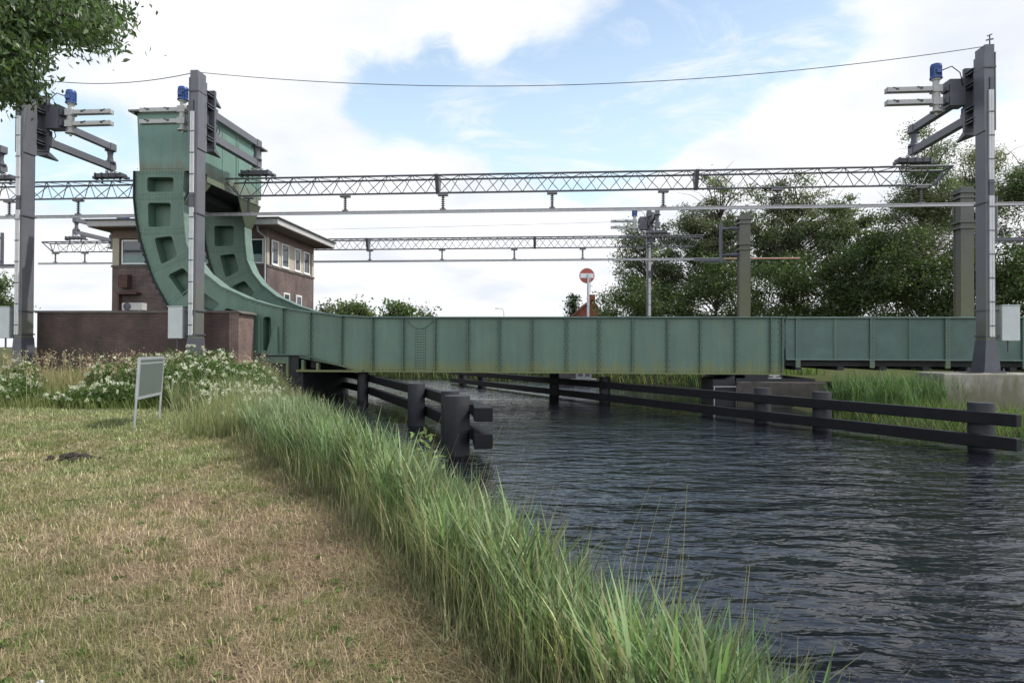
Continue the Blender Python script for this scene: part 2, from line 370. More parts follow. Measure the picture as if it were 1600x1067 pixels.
PIERM = stain(mat('old_pier_masonry', (.085, .07, .063), .9, vary=.4, scale=3, bump=.4, bscale=12), (.05, .05, .03), -1.3, .4, .6, 2)
GALV = mat('galvanised_tube', (.42, .44, .45), .4, metal=.4, vary=.12)
BOARDM = mat('board_back_grey_green', (.10, .122, .108), .55, vary=.08, scale=2)
BARK = mat('bark', (.07, .058, .045), .9, vary=.4, scale=5, bump=.5, bscale=12)
SIGNR = mat('sign_red', (.42, .085, .065), .5, vary=.15)
SIGNW = mat('sign_white', (.8, .8, .8), .5, vary=.05)
WIRE = mat('wire', (.06, .06, .065), .5)
PAVE = mat('path_paving', (.075, .062, .066), .85, vary=.3, scale=3, bump=.2)
SOIL = mat('dark_soil', (.045, .035, .025), .95, vary=.5, scale=12, bump=.8, bscale=20)
LEAF = leaf_mat('tree_leaf', .42, .45, .35); LEAFN = leaf_mat('near_leaf', .38, .4, .45); GRASS = leaf_mat('grass_blade', .3, .6, .15); PETAL = leaf_mat('petal', .25, .7, .1)
def glass_mat():
    m = bpy.data.materials.new('window_glass'); m.use_nodes = True; nt = m.node_tree; b = nt.nodes['Principled BSDF']
    b.inputs['Base Color'].default_value = (.02, .03, .035, 1); b.inputs['Roughness'].default_value = .06; b.inputs['IOR'].default_value = 1.6
    no = nt.nodes.new('ShaderNodeTexNoise'); no.inputs['Scale'].default_value = 1.5; bm = nt.nodes.new('ShaderNodeBump'); bm.inputs['Strength'].default_value = .05
    nt.links.new(no.outputs[0], bm.inputs['Height']); nt.links.new(bm.outputs[0], b.inputs['Normal'])
    return m
GLASS = glass_mat(); BLIND = mat('blind_pale_green', (.22, .30, .28), .7, vary=.1)
def water_mat():
    m = bpy.data.materials.new('canal_water'); m.use_nodes = True; nt = m.node_tree; N = nt.nodes; L = nt.links; b = N['Principled BSDF']
    b.inputs['Base Color'].default_value = (.007, .0085, .012, 1); b.inputs['Roughness'].default_value = .07; b.inputs['IOR'].default_value = 1.333
    ge = N.new('ShaderNodeNewGeometry')
    hs = None
    for sc, rot, sy, w, det in ((.5, -.28, 2.0, 1.6, 1), (1.45, .16, 2.1, 1.0, 2), (4.6, -.12, 1.7, .22, 2)):
        mp = N.new('ShaderNodeMapping'); mp.inputs['Rotation'].default_value = (0, 0, rot); mp.inputs['Scale'].default_value = (sc, sc*sy, 1); L.new(ge.outputs['Position'], mp.inputs[0])
        no = N.new('ShaderNodeTexNoise'); no.inputs['Scale'].default_value = 1; no.inputs['Detail'].default_value = det; no.inputs['Roughness'].default_value = .5; no.inputs['Distortion'].default_value = .5
        L.new(mp.outputs[0], no.inputs['Vector'])
        mu = N.new('ShaderNodeMath'); mu.operation = 'MULTIPLY'; mu.inputs[1].default_value = w; L.new(no.outputs[0], mu.inputs[0])
        if hs is None: hs = mu.outputs[0]
        else:
            a = N.new('ShaderNodeMath'); L.new(hs, a.inputs[0]); L.new(mu.outputs[0], a.inputs[1]); hs = a.outputs[0]
    bm = N.new('ShaderNodeBump'); bm.inputs['Distance'].default_value = .088
    mp = N.new('ShaderNodeMapping'); mp.inputs['Rotation'].default_value = (0, 0, .35); mp.inputs['Scale'].default_value = (.05, .16, 1); L.new(ge.outputs['Position'], mp.inputs[0])
    no = N.new('ShaderNodeTexNoise'); no.inputs['Scale'].default_value = 1; no.inputs['Detail'].default_value = 3; L.new(mp.outputs[0], no.inputs['Vector'])
    ca = N.new('ShaderNodeMapRange'); ca.inputs[1].default_value = .36; ca.inputs[2].default_value = .56; ca.inputs[3].default_value = .45; ca.inputs[4].default_value = 1.0; L.new(no.outputs[0], ca.inputs[0]); L.new(ca.outputs[0], bm.inputs['Strength'])
    L.new(hs, bm.inputs['Height']); L.new(bm.outputs[0], b.inputs['Normal'])
    return m
WATER = water_mat()
def ground_mat():
    m = bpy.data.materials.new('ground'); m.use_nodes = True; nt = m.node_tree; N = nt.nodes; L = nt.links; b = N['Principled BSDF']; b.inputs['Roughness'].default_value = .95
    b.inputs['Specular IOR Level'].default_value = .1
    at_ = N.new('ShaderNodeAttribute'); at_.attribute_name = 'tint'
    ge = N.new('ShaderNodeNewGeometry')
    no = N.new('ShaderNodeTexNoise'); no.inputs['Scale'].default_value = 9; no.inputs['Detail'].default_value = 9; no.inputs['Roughness'].default_value = .7; L.new(ge.outputs['Position'], no.inputs['Vector'])
    mr = N.new('ShaderNodeMapRange'); mr.inputs[1].default_value = .3; mr.inputs[2].default_value = .7; mr.inputs[3].default_value = .5; mr.inputs[4].default_value = 1.35; L.new(no.outputs[0], mr.inputs[0])
    mx = N.new('ShaderNodeMix'); mx.data_type = 'RGBA'; mx.blend_type = 'MULTIPLY'; mx.inputs[0].default_value = 1
    L.new(at_.outputs['Color'], mx.inputs[6]); L.new(mr.outputs[0], mx.inputs[7]); L.new(mx.outputs[2], b.inputs['Base Color'])
    bm = N.new('ShaderNodeBump'); bm.inputs['Strength'].default_value = .8; bm.inputs['Distance'].default_value = .03; L.new(no.outputs[0], bm.inputs['Height']); L.new(bm.outputs[0], b.inputs['Normal'])
    return m
GROUND = ground_mat()

# ------------------------------------------------------------------ mass geometry (numpy)
def quad_mesh(name, verts, faces, mat_, tint, parent=None, loc=(0, 0, 0)):
    me = bpy.data.meshes.new(name); n = len(verts); m = len(faces); k = faces.shape[1]
    me.vertices.add(n); me.vertices.foreach_set('co', (verts - np.array(loc)).astype(np.float32).ravel())
    me.loops.add(m*k); me.loops.foreach_set('vertex_index', faces.astype(np.int32).ravel())
    me.polygons.add(m); me.polygons.foreach_set('loop_start', np.arange(0, m*k, k, dtype=np.int32))
    me.update(calc_edges=True)
    if tint is not None:
        ca = me.color_attributes.new('tint', 'FLOAT_COLOR', 'POINT')
        rgba = np.ones((n, 4), np.float32); rgba[:, :3] = tint; ca.data.foreach_set('color', rgba.ravel())
    me.materials.append(mat_)
    ob = bpy.data.objects.new(name, me); COL.objects.link(ob)
    if parent is not None: ob.parent = parent
    else: ob.location = loc
    return ob
def unit(v): return v/np.maximum(np.linalg.norm(v, axis=1, keepdims=True), 1e-9)
def blades(base, h, w, az, lean, bend, tint, segs=3, taper=1.0):
    """grass blades: a strip from base rising h, leaning and bending towards az"""
    n = len(base); h = np.broadcast_to(h, n); w = np.broadcast_to(w, n)
    dirv = np.stack([np.cos(az), np.sin(az)], 1); side = np.stack([-np.sin(az), np.cos(az)], 1)
    # strip is seen from any side: turn the width by a random angle
    V = np.zeros((n, segs+1, 2, 3))
    for i in range(segs+1):
        u = i/segs; ang = lean + bend*u
        # integrate roughly
        hor = h*(np.sin(lean)*u + np.sin(bend)*u*u*.5*np.cos(lean)); ver = h*(np.cos(lean)*u - (1-np.cos(bend))*u*u*.6)
        ww = w*(1-u**1.6*taper)*.5
        V[:, i, 0, :2] = base[:, :2] + dirv*hor[:, None] + side*ww[:, None]; V[:, i, 1, :2] = base[:, :2] + dirv*hor[:, None] - side*ww[:, None]
        V[:, i, :, 2] = (base[:, 2] + ver)[:, None]
    V = V.reshape(n, -1, 3); nv = (segs+1)*2
    f = np.array([[2*i, 2*i+1, 2*i+3, 2*i+2] for i in range(segs)])
    Fc = (np.arange(n)[:, None, None]*nv + f[None]).reshape(-1, 4)
    T = np.repeat(tint, nv, axis=0)
    return V.reshape(-1, 3), Fc, T
def leaves(cent, size, rng, tint, ratio=.5, updown=.6, dirs=None):
    """leaf diamonds with random facing"""
    n = len(cent); size = np.broadcast_to(size, n)
    d = unit(rng.normal(size=(n, 3)) * [1, 1, updown]) if dirs is None else unit(dirs + rng.normal(size=(n, 3))*.35)
    r = unit(np.cross(d, rng.normal(size=(n, 3))))
    a = d*size[:, None]*.5; b = r*(size*ratio*.5)[:, None]
    nrm = np.cross(d, r)*(size*.08)[:, None]
    V = np.stack([cent-a, cent-a*.1+b+nrm, cent+a, cent-a*.1-b+nrm], 1).reshape(-1, 3)
    Fc = np.arange(4*n).reshape(n, 4)
    return V, Fc, np.repeat(tint, 4, axis=0)
def merge(parts):
    V, Fc, T = [], [], []; o = 0
    for v, f, t in parts: V.append(v); Fc.append(f+o); T.append(t); o += len(v)
    return np.concatenate(V), np.concatenate(Fc), np.concatenate(T)
def palette(rng, n, cols, jitter=.18):
    c = np.array(cols)[rng.integers(0, len(cols), n)]
    return np.clip(c*(1+rng.normal(size=(n, 1))*jitter)*(1+rng.normal(size=(n, 3))*jitter*.25), .002, 1)
def lumps(x, y, seed, scale):
    r = np.random.default_rng(seed); v = 0
    for k in range(7):
        a = r.uniform(0, 2*np.pi); f = scale*r.uniform(.5, 2.2); v = v + np.sin((x*np.cos(a)+y*np.sin(a))*f + r.uniform(0, 6.28) + 1.3*np.sin(f*.5*(x*np.sin(a)-y*np.cos(a))))
    return v/7*1.6

# ------------------------------------------------------------------ terrain and water
WZ = -1.1
W_Y = np.array([-30, 0, 3.3, 4.2, 6.3, 10.7, 14.7, 20, 26, 33, 42.]); W_X = np.array([9, 2.9, 1.46, .98, .06, -1.75, -3.65, -6.1, -8.3, -10.2, -13.5])
L_Y = np.array([-30, 0, 3.37, 4.24, 6.64, 9.0, 12.1, 18.5, 24, 30, 42.]); L_X = np.array([6.5, 1.3, .02, -.36, -1.5, -3.0, -4.9, -7.7, -9.6, -11.8, -15.2])
WATER_POLY = [(x, y) for x, y in zip(W_X, W_Y)] + [(-19, 50), (-40, 60), (-90, 75), (-90, 95), (-40, 78), (-10, 64), (2, 58.5), (13.5, 54), (15.5, 45), (13.2, 37.5), (12.6, 33), (12.4, 27.5), (13.2, 24), (15, 20.5), (19.5, 13), (25, 0), (30, -30)]
def sdist(x, y):
    P = np.array(WATER_POLY); Q = np.roll(P, -1, axis=0); d = np.full(x.shape, 1e9); inside = np.zeros(x.shape, bool)
    for a, b in zip(P, Q):
        e = b-a; t = np.clip(((x-a[0])*e[0] + (y-a[1])*e[1])/(e@e), 0, 1)
        d = np.minimum(d, np.hypot(x-a[0]-t*e[0], y-a[1]-t*e[1]))
        c = ((a[1] > y) != (b[1] > y)) & (x < (b[0]-a[0])*(y-a[1])/(b[1]-a[1]+1e-12) + a[0]); inside ^= c
    return np.where(inside, -d, d)
def ground_z(x, y):
    x = np.asarray(x, float); y = np.asarray(y, float)
    d = sdist(x, y)
    u = np.clip((d+.15)/1.45, 0, 1); u = u*u*(3-2*u)*.55 + u*.45
    top = .06*lumps(x, y, 5, .25)*np.clip(d/4, 0, 1) + .012*lumps(x, y, 8, 2.0)
    right = np.clip((x-8)/3, 0, 1)*np.clip((42-y)/8, 0, 1)
    far = np.clip((y-50)/8, 0, 1)*.15
    return (WZ-.35)*(1-u) + (top - right*.85 + far)*u + np.where(d < -.15, -np.clip(-d*.35, 0, 1.4), 0)
def geo(a, b, n): return np.geomspace(a, b, n)
gx = np.concatenate([-geo(40, 3000, 22)[::-1], np.arange(-38, -16, .8), np.arange(-16, 4, .2), np.arange(4, 34, .5), geo(36, 3000, 22)])
gy = np.concatenate([-geo(4, 400, 10)[::-1], np.arange(-3, 18, .2), np.arange(18, 70, .5), geo(72, 4000, 26)])
GX, GY = np.meshgrid(gx, gy)
gz = ground_z(GX.ravel(), GY.ravel()); nx, ny = len(gx), len(gy)
ii = (np.arange(ny-1)[:, None]*nx + np.arange(nx-1)[None]).ravel()
gf = np.stack([ii, ii+1, ii+nx+1, ii+nx], 1)
dd = sdist(GX.ravel(), GY.ravel()); X, Y = GX.ravel(), GY.ravel()
def lawn_tint(x, y):
    """dry mown grass: straw and brown near the bank, greener inland and further off"""
    g = .5 + .55*lumps(x, y, 3, .8) + .38*lumps(x, y, 4, 2.6)
    g = g + np.clip((-x-.36*y)/2.6, -.7, 1)*.62 + np.clip((y-8)/9, 0, 1)*.30 - .34
    br = .5 + .55*lumps(x, y, 11, 1.3) + .3*lumps(x, y, 12, 4.0)
    g = np.clip(g, 0, 1)[:, None]; br = np.clip(br, 0, 1)[:, None]
    straw = np.array([.44, .34, .22]); brown = np.array([.275, .19, .128]); green = np.array([.235, .245, .115])
    return ((straw*br + brown*(1-br))*(1-g) + green*g)*np.array([1.11, 1.14, 1.18])
gt = lawn_tint(X, Y)*.55
meadow = np.clip((Y-17)/4, 0, 1)[:, None]; gt = gt*(1-meadow) + np.array([.075, .085, .032])*meadow
bank = np.clip((1.5-dd)/.8, 0, 1)[:, None]; gt = gt*(1-bank) + np.array([.05, .055, .025])*bank
gob = quad_mesh('ground', np.stack([X, Y, gz], 1), gf, GROUND, gt); gob['kind'] = 'structure'
gob.data.shade_smooth()
wb = MB(); wb.add([(-120, -35, WZ), (40, -35, WZ), (40, 110, WZ), (-120, 110, WZ)], [(0, 1, 2, 3)])
wo = wb.build('water', WATER, None, (0, 0, 0), 'w'); wo['kind'] = 'structure'
pth = MB(); pp = [(-13, 13.3), (-9.4, 11.9), (-8.4, 11.0), (-7.32, 9.7), (-6.42, 8.35), (-6.2, 7.9), (-6.3, 6.5), (-7.2, 4.5), (-10, 3), (-14, 5)]
pth.hprism(pp, -.1, .035); po = pth.build('path', PAVE, None, (0, 0, 0), 'w'); po['kind'] = 'structure'

# ------------------------------------------------------------------ bascule bridge
WID = 6.8
def P0(px, py): return bp(px, py, 0)
inner_px = [(288, 268), (287.5, 300), (288.5, 345), (292.5, 381), (303, 405), (320, 427), (348, 449), (388, 467), (419, 476.5), (441, 481.5), (486, 488), (534, 493.5), (575, 496.6), (640, 497)]
inner = [P0(*p) for p in inner_px]
TOPZ = P0(935, 496.6)[1]; BOTZ = P0(935, 582)[1]
S_END = P0(1225, 540)[0]; S_ST = P0(441, 540)[0]
inner[-1] = (inner[-1][0], TOPZ); inner[-2] = (inner[-2][0], TOPZ+.01)
outer_px = [(210, 268), (209.5, 310), (213, 345), (219, 375), (229, 408), (240, 438), (262, 478), (280, 502), (305, 525), (340, 545), (380, 553)]
outer = [P0(*p) for p in outer_px]
zq = P0(441, 553.5)[1]
bridge = thing('bascule_bridge', 'green riveted rolling bascule bridge with curved quadrants and raised counterweight box over the canal', 'bridge', (S_ST, 0, 0))
def quadrant():
    m = MB()
    outline = outer + [(P0(441, 553)[0], zq)] + [p for p in inner[:10]][::-1]
    holes = [[(230, 277), (271, 277), (271, 300), (230, 300)], [(231, 317), (267, 317), (266, 354), (232, 355)], [(241, 372), (268, 368.5), (277, 400), (251.5, 413)],
             [(262, 430), (286, 418), (305, 441), (287, 464)], [(306, 449), (344, 475), (330, 488), (296, 472)], [(352, 481), (392, 491), (385, 525), (345, 500)], [(411, 495), (423, 495), (424, 522), (417, 548), (411, 548)]]
    hp = [rounded([P0(*p) for p in h], .16) for h in holes]
    holed_plate(m, outline, hp, 0, .07)
    m.prism(outline, .72, .78)                          # web behind the openings
    # linings of the openings
    for h in hp:
        c = Vector((sum(p[0] for p in h)/len(h), sum(p[1] for p in h)/len(h)))
        ring = h + [h[0]]
        for a, b in zip(ring[:-1], ring[1:]):
            m.add([(a[0], .07, a[1]), (b[0], .07, b[1]), (b[0], .72, b[1]), (a[0], .72, a[1])], [(0, 1, 2, 3)])
    # joint straps and rivets between the openings
    for (a, b) in (((210, 268), (289, 268)), ((210, 309), (288, 307)), ((217, 363), (290, 361)), ((232, 425), (296, 398)), ((262, 478), (322, 430))):
        pa, pb = Vector(P0(*a)), Vector(P0(*b)); n = 16
        m.beam((pa.x, -.008, pa.y), (pb.x, -.008, pb.y), .016, .05, up=(0, 0, 1))
        for k in range(1, n):
            q = pa.lerp(pb, k/n); d = (pb-pa).normalized(); nn = Vector((-d.y, d.x))*.13
            for sg in (1, -1): m.rivet(q.x+nn.x*sg, 0, q.y+nn.y*sg, .028)
    for line, off in ((inner[:10], -.12), (outer, .12)):
        for (a, b) in zip(line[:-1], line[1:]):
            a, b = Vector(a), Vector(b); d = (b-a); k = max(1, int(d.length/.28)); nn = Vector((-d.y, d.x)).normalized()*off*(-1 if line is inner else 1)
            for j in range(k):
                q = a + d*(j/k); m.rivet(q.x + (nn.x if line is outer else -abs(nn.x)), 0, q.y + (nn.y if line is outer else -abs(nn.y)), .028)
    # stiff diagonal bracket by the pivot
    m.prism([P0(418, 554), P0(430, 511), P0(435, 511), P0(436, 554)], -.16, -.002)
    m.prism([P0(404, 497), P0(408, 497), P0(408, 553), P0(404, 553)], -.10, -.002)
    return m
q1 = quadrant().build('quadrant', GREENQ, bridge)
rim = MB(); rim.ribbon(outer, -.12, .9, .06, 1)
for a, b in zip(outer[3:], outer[4:]):                  # teeth along the rolling rim
    a, b = Vector(a), Vector(b); k = int((b-a).length/.34); d = (b-a).normalized(); nn = Vector((d.y, -d.x))
    for j in range(k):
        q = a + (b-a)*(j/max(1, k)) + nn*.08
        rim.beam((q.x, .05, q.y), (q.x, .45, q.y), .14, .16, up=(nn.x, 0, nn.y))
rim.build('rolling_rim', DARK, q1)
# main girder: web to the right end
web = MB()
low = [(P0(441, 553)[0], zq), P0(565, 580), (S_END, BOTZ)]; low[1] = (low[1][0], BOTZ)
topl = [(a, b-.03) for a, b in inner[9:]] + [(S_END, TOPZ-.03)]
web.prism(low + topl[::-1], .08, .14)
g1 = web.build('girder', GREEN2, bridge)
fl = MB(); fl.ribbon(inner + [(S_END+.02, TOPZ)], -.16, .78, .055, 1)
fl.build('top_flange', FLANGE, g1)
fl = MB(); fl.ribbon([(S_ST-.3, zq), (low[0][0]+1.2, zq), (low[1][0], BOTZ), (S_END, BOTZ)], -.16, .46, .05, -1)
ns = int((S_END-low[1][0])/.2)
for k in range(ns): fl.rivet(low[1][0]+k*.2+.1, .08, BOTZ+.07, .03)
fl.build('bottom_flange', GREEN, g1)
stf_px = [442, 485, 534, 582, 630, 680, 731, 780, 831, 885, 935.6, 988, 1043, 1094, 1149, 1204, 1222]
for i, px in enumerate(stf_px):
    s = P0(px, 540)[0]; m = MB()
    zt = np.interp(s, [p[0] for p in inner[9:]], [p[1] for p in inner[9:]]) - .012 if s < inner[-1][0] else TOPZ-.012
    zb = np.interp(s, [p[0] for p in low], [p[1] for p in low]) + .004
    w = .05 if 0 < i < 16 else .12
    m.box(s-w, s+w, .055, .081, zb, zt); m.box(s-.014, s+.014, -.10, .055, zb, zt)
    for k in range(int((zt-zb)/.16)):
        z = zb+.12+k*.16
        if z < zt-.05:
            for sg in (1, -1): m.rivet(s+sg*(w+.045 if k % 2 else w*.5), .08 if k % 2 else .055, z, .032)
    m.build('stiffener', GREEN, g1)
m = MB()                                               # ladder-like splice rivets in one panel
s0, s1_ = P0(649, 540)[0], P0(664, 540)[0]
m.box(s0-.02, s1_+.02, .062, .081, BOTZ+.05, P0(649, 512)[1])
for k in range(16):
    for j in range(7): m.rivet(s0+(s1_-s0)*j/6, .062, BOTZ+.15+k*.135, .032)
a0, a1 = P0(636, 499), P0(676, 499)
arc = [(a0[0] + (a1[0]-a0[0])*u, .05, a0[1]-.06-.42*math.sin(math.pi*u)**.8) for u in np.linspace(0, 1, 12)]
m.path(arc, .022, 5)
m.build('splice_plate', GREEN2, g1)
# lower outrigger ledge at the tail
m = MB()
za = P0(466, 579)[1]
m.box(P0(466, 579)[0], low[1][0]+.1, -.3, .3, za-.05, za+.05)
for px in (450, 474, 497): 
    s = P0(px, 560)[0]; ztop = np.interp(s, [p[0] for p in low], [p[1] for p in low]) - .055
    m.box(s-.06, s+.06, -.12, .2, za+.052 if px > 466 else za-.3, ztop)
m.build('tail_bracket', GREEN, g1)
m = MB(); m.box(P0(425, 560)[0], P0(466, 560)[0], .05, .4, za-.3, zq-.06); m.build('tail_gap_shade', DARK, g1)  # black box stands in for the shaded gap under the tail
for o in (q1, g1):                                     # the far girder and quadrant
    c = copy_tree(o, bridge); c.location = (0, WID, 0)
# counterweight
cl, cr = P0(214, 180)[0], P0(312, 200)[0]; zc0 = P0(312, 288)[1]; zc1 = P0(250, 176)[1]; zq0 = P0(250, 268)[1]
cw = MB(); x_l2 = P0(218, 268)[0]
cw.prism([(cl, zc1), (cr, zc1), (cr, zq0+.004), (x_l2, zq0+.004)], .01, WID+.47)
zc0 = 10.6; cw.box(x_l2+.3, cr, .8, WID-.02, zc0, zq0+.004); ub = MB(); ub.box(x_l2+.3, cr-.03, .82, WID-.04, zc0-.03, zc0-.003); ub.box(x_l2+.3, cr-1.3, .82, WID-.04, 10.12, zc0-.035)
cwo = cw.build('counterweight', GREENC, bridge)
ub.build('shade_black_underside', DARK, cwo)  # black colour stands in for the deep shade below the counterweight
m = MB(); m.box(cl-.32, cr+.28, -.28, WID+.75, zc1+.003, zc1+.10)
m.prism([(cl-.30, zc1), (cl-.04, zc1), (cl-.04, zc1-.14)], -.2, WID+.6); m.build('cap', CAPM, cwo)
for tt in (.35, 2.4, 4.1, 6.7):
    m = MB(); w = .16 if tt != 2.4 else .03
    m.box(cr+.002, cr+.02, tt-w, tt+w, zc0+.02, zc1-.01)
    if w > .1:
        for k in range(26):
            for sg in (-1, 1): m.rivet_x(cr+.02, tt+sg*.09, zc0+.15+k*(zc1-zc0-.2)/26, .035)
    m.build('riveted_seam', GREENC, cwo)
sfl = P0(288.5, 345)[0]; zg = 9.25
for ta, tb_, tc, td in ((1.3, .015, -.16, .78), (WID-2.5, WID+.465, WID+.78, WID-.16)):
    A_, B_, C_, D_ = Vector((cr-.01, ta, zc0+.02)), Vector((cr-.01, tb_, zc0+.02)), Vector((sfl+.06, tc, zg)), Vector((sfl+.06, td, zg)); K = Vector((-.05, 0, -.02))
    m = MB(); m.add([A_, B_, C_, D_, A_+K, B_+K, C_+K, D_+K], [(0, 1, 2, 3), (7, 6, 5, 4), (0, 4, 5, 1), (1, 5, 6, 2), (2, 6, 7, 3), (3, 7, 4, 0)]); m.build('gusset', GREENC, cwo)
dk = MB(); dk.box(S_ST-4, S_END-.05, .5, WID-.1, BOTZ+.95, BOTZ+1.25)
for px in stf_px[1:-1:2]:
    s = P0(px, 540)[0]; dk.box(s-.15, s+.15, .47, WID-.02, BOTZ+.12, BOTZ+.95)
dk.box(S_ST, S_END-.1, 2.0, 2.3, BOTZ+.3, BOTZ+.94); dk.box(S_ST, S_END-.1, 4.6, 4.9, BOTZ+.3, BOTZ+.94)
dk.build('deck', DARK, bridge)

# approach span on the right bank
appr = thing('approach_span', 'fixed green plate girder approach span butting the bridge tip on the right bank', 'bridge span', (S_END+1, 0, 0))
zab = P0(1300, 561)[1]; sa0 = P0(1228.5, 540)[0]; sa1 = P0(1900, 540)[0]
web = MB(); web.prism([(sa0, zab), (sa1, zab), (sa1, TOPZ-.02), (sa0, TOPZ-.02)], .08, .14)
ga = web.build('girder', mat('approach_green', (.070, .126, .104), .5, vary=.25, scale=.8), appr)
m = MB(); m.box(sa0-.02, sa1, -.14, .5, TOPZ-.018, TOPZ+.05); m.box(sa0, sa1, -.05, .4, zab-.05, zab-.002); m.build('top_flange', FLANGE, ga)
wides = [P0(1247, 540)[0]]; step = P0(1363, 540)[0]-wides[0]
sx = wides[0]; k = 0
while sx < sa1:
    m = MB(); m.box(sx-.11, sx+.11, -.02, .078, zab-.42, TOPZ-.03); 
    for q in range(12): m.rivet(sx, -.02, zab+q*.17, .032)
    m.build('stiffener', GREEN, ga)
    m = MB(); xx = sx+step/2; m.box(xx-.025, xx+.025, .0, .078, zab+.004, TOPZ-.03); m.box(xx-.08, xx+.08, .06, .079, zab+.004, TOPZ-.03)
    m.build('stiffener', GREEN2, ga); sx += step
c = copy_tree(ga, appr); c.location = (0, WID, 0)
m = MB(); m.box(sa0+.1, sa1, .5, WID-.1, zab-.35, zab+.5)
for k in range(8): m.box(sa0+.5+k*2, sa0+.8+k*2, .2, WID, zab-.55, zab-.36)
m.build('deck', DARK, appr)
# pier under the joint, with bearing
pier = thing('bridge_pier', 'old dark masonry pier carrying the bridge tip at the right bank', 'pier', (S_END, 0, WZ-1))
m = MB(); sp0, sp1 = bp(1152, 600, -.9)[0], bp(1292, 600, -.9)[0]; zp = bp(1220, 597, -.9)[1]
m.box(sp0, sp1, -.9, WID+.9, WZ-1.5, zp); m.build('masonry_block', PIERM, pier, bevel=.04)
m = MB(); m.box(sp0+.05, sp1-.4, -.5, WID+.5, zp+.003, zp+.14); m.box(S_END-1.9, S_END-.1, -.12, .4, zp+.143, BOTZ-.06); m.build('bearing_ledge', DARK, pier)
m = MB(); sb = P0(1208, 589)[0]
m.box(sb-.3, sb+.3, -.3, .3, zp+.145, zp+.2); m.box(sb-.08, sb+.08, -.25, .25, zp+.2, BOTZ-.05); m.box(sb-.25, sb+.25, -.28, .28, BOTZ-.11, BOTZ-.052); m.build('bearing', LGREY, pier)
tb = thing('timber_landing', 'black timber jetty frame with pale edge rail beside the masonry pier', 'jetty', (sp0-1, -.6, WZ))
m = MB(); s_a = bp(1114, 600, -.5)[0]; zt_ = bp(1114, 593, -.5)[1]
m.prism([(s_a, WZ-.8), (sp0-.02, WZ-.8), (sp0-.02, zt_+.22), (s_a+1.0, zt_+.2), (s_a+.6, zt_), (s_a, zt_)], -.5, 2.5); m.build('timber_wall', DARK, tb)
m = MB(); a = bp(1116, 604, -.75); b = bp(1151, 604, -.75); m.beam((a[0], -.75, a[1]), (b[0], -.75, b[1]), .035, .035); m.beam((b[0], -.75, b[1]+.03), (b[0], -.75, WZ-.3), .035, .035, up=(1, 0, 0))
m.beam((a[0], -.75, a[1]-.03), (a[0], -.75, WZ-.3), .035, .035, up=(1, 0, 0)); m.beam((a[0], -.72, a[1]), (a[0], -.5, a[1]), .03, .03); m.build('edge_rail', GALV, tb)

# brick parapet left of the bridge
WT0, WT1 = -1.9, -.3
sw0, sw1 = bp(58, 500, WT0)[0], bp(373, 500, WT0)[0]; zw = bp(373, 489, WT0)[1]
par = thing('brick_wall', 'long dark brown brick parapet wall with stone coping below the signal house', 'wall', (sw1, WT0, 0))
m = MB(); m.box(sw0, sw1-.5, WT0, WT1, -.6, zw); m.box(sw0, sw0+.5, WT1, 9, -.6, zw); m.build('brickwork', BRICK, par)
m = MB(); m.box(sw1-.498, sw1, WT0-.004, WT1+.003, -.6, zw); m.build('end_pier', BRICK_LIT, par)
m = MB(); m.box(sw0-.06, sw1-.06, WT0-.09, WT1+.08, zw+.003, zw+.12); m.prism([(sw1-.055, zw+.003), (sw1+.16, zw-.03), (sw1+.16, zw+.02), (sw1-.055, zw+.118)], WT0-.09, WT1+.08); m.build('coping', COPING, par)
abut = thing('bascule_pier', 'dark abutment under the rolling quadrants behind the brick wall', 'pier', (S_ST-3, 2, -2))
m = MB(); m.box(sw0+1, S_ST-.5, -.28, WID+1.2, -2.2, zq-.5); m.box(S_ST-.49, S_ST+1.1, .1, WID+.6, -2.2, zq-.75); m.build('abutment_block', DARK, abut)
for q in (0, WID):
    m = MB(); m.box(P0(300, 550)[0], S_ST+.4, q-.06, q+.5, zq-.48, zq-.12); m.build('rolling_track', GREEN, abut)
# ventilation unit on the parapet
sa_, sb_ = bp(194, 480, -1.0)[0], bp(226, 480, -1.0)[0]
ac = thing('air_conditioner', 'small pale air conditioner unit standing on the coping of the brick wall', 'air conditioner', ((sa_+sb_)/2, -1, zw+.12))
z0, z1 = zw+.125, zw+.56; m = MB(); m.box(sa_, sb_, -1.2, -.8, z0+.06, z1); m.box(sa_+.1, sa_+.2, -1.2, -.8, z0, z0+.059); m.box(sb_-.2, sb_-.1, -1.2, -.8, z0, z0+.059); m.build('casing', LGREY, ac, bevel=.02)
m = MB(); cx, cz = sa_+.3, (z0+z1)/2+.03
for r in (.19, .14, .09): 
    pts = [(cx+r*math.cos(a), -1.215, cz+r*math.sin(a)) for a in np.linspace(0, 2*math.pi, 17)]; m.path(pts, .012, 4)
m.tube((cx, -1.202, cz), (cx, -1.21, cz), .2, n=20); m.build('fan_grille', STEELD, ac)

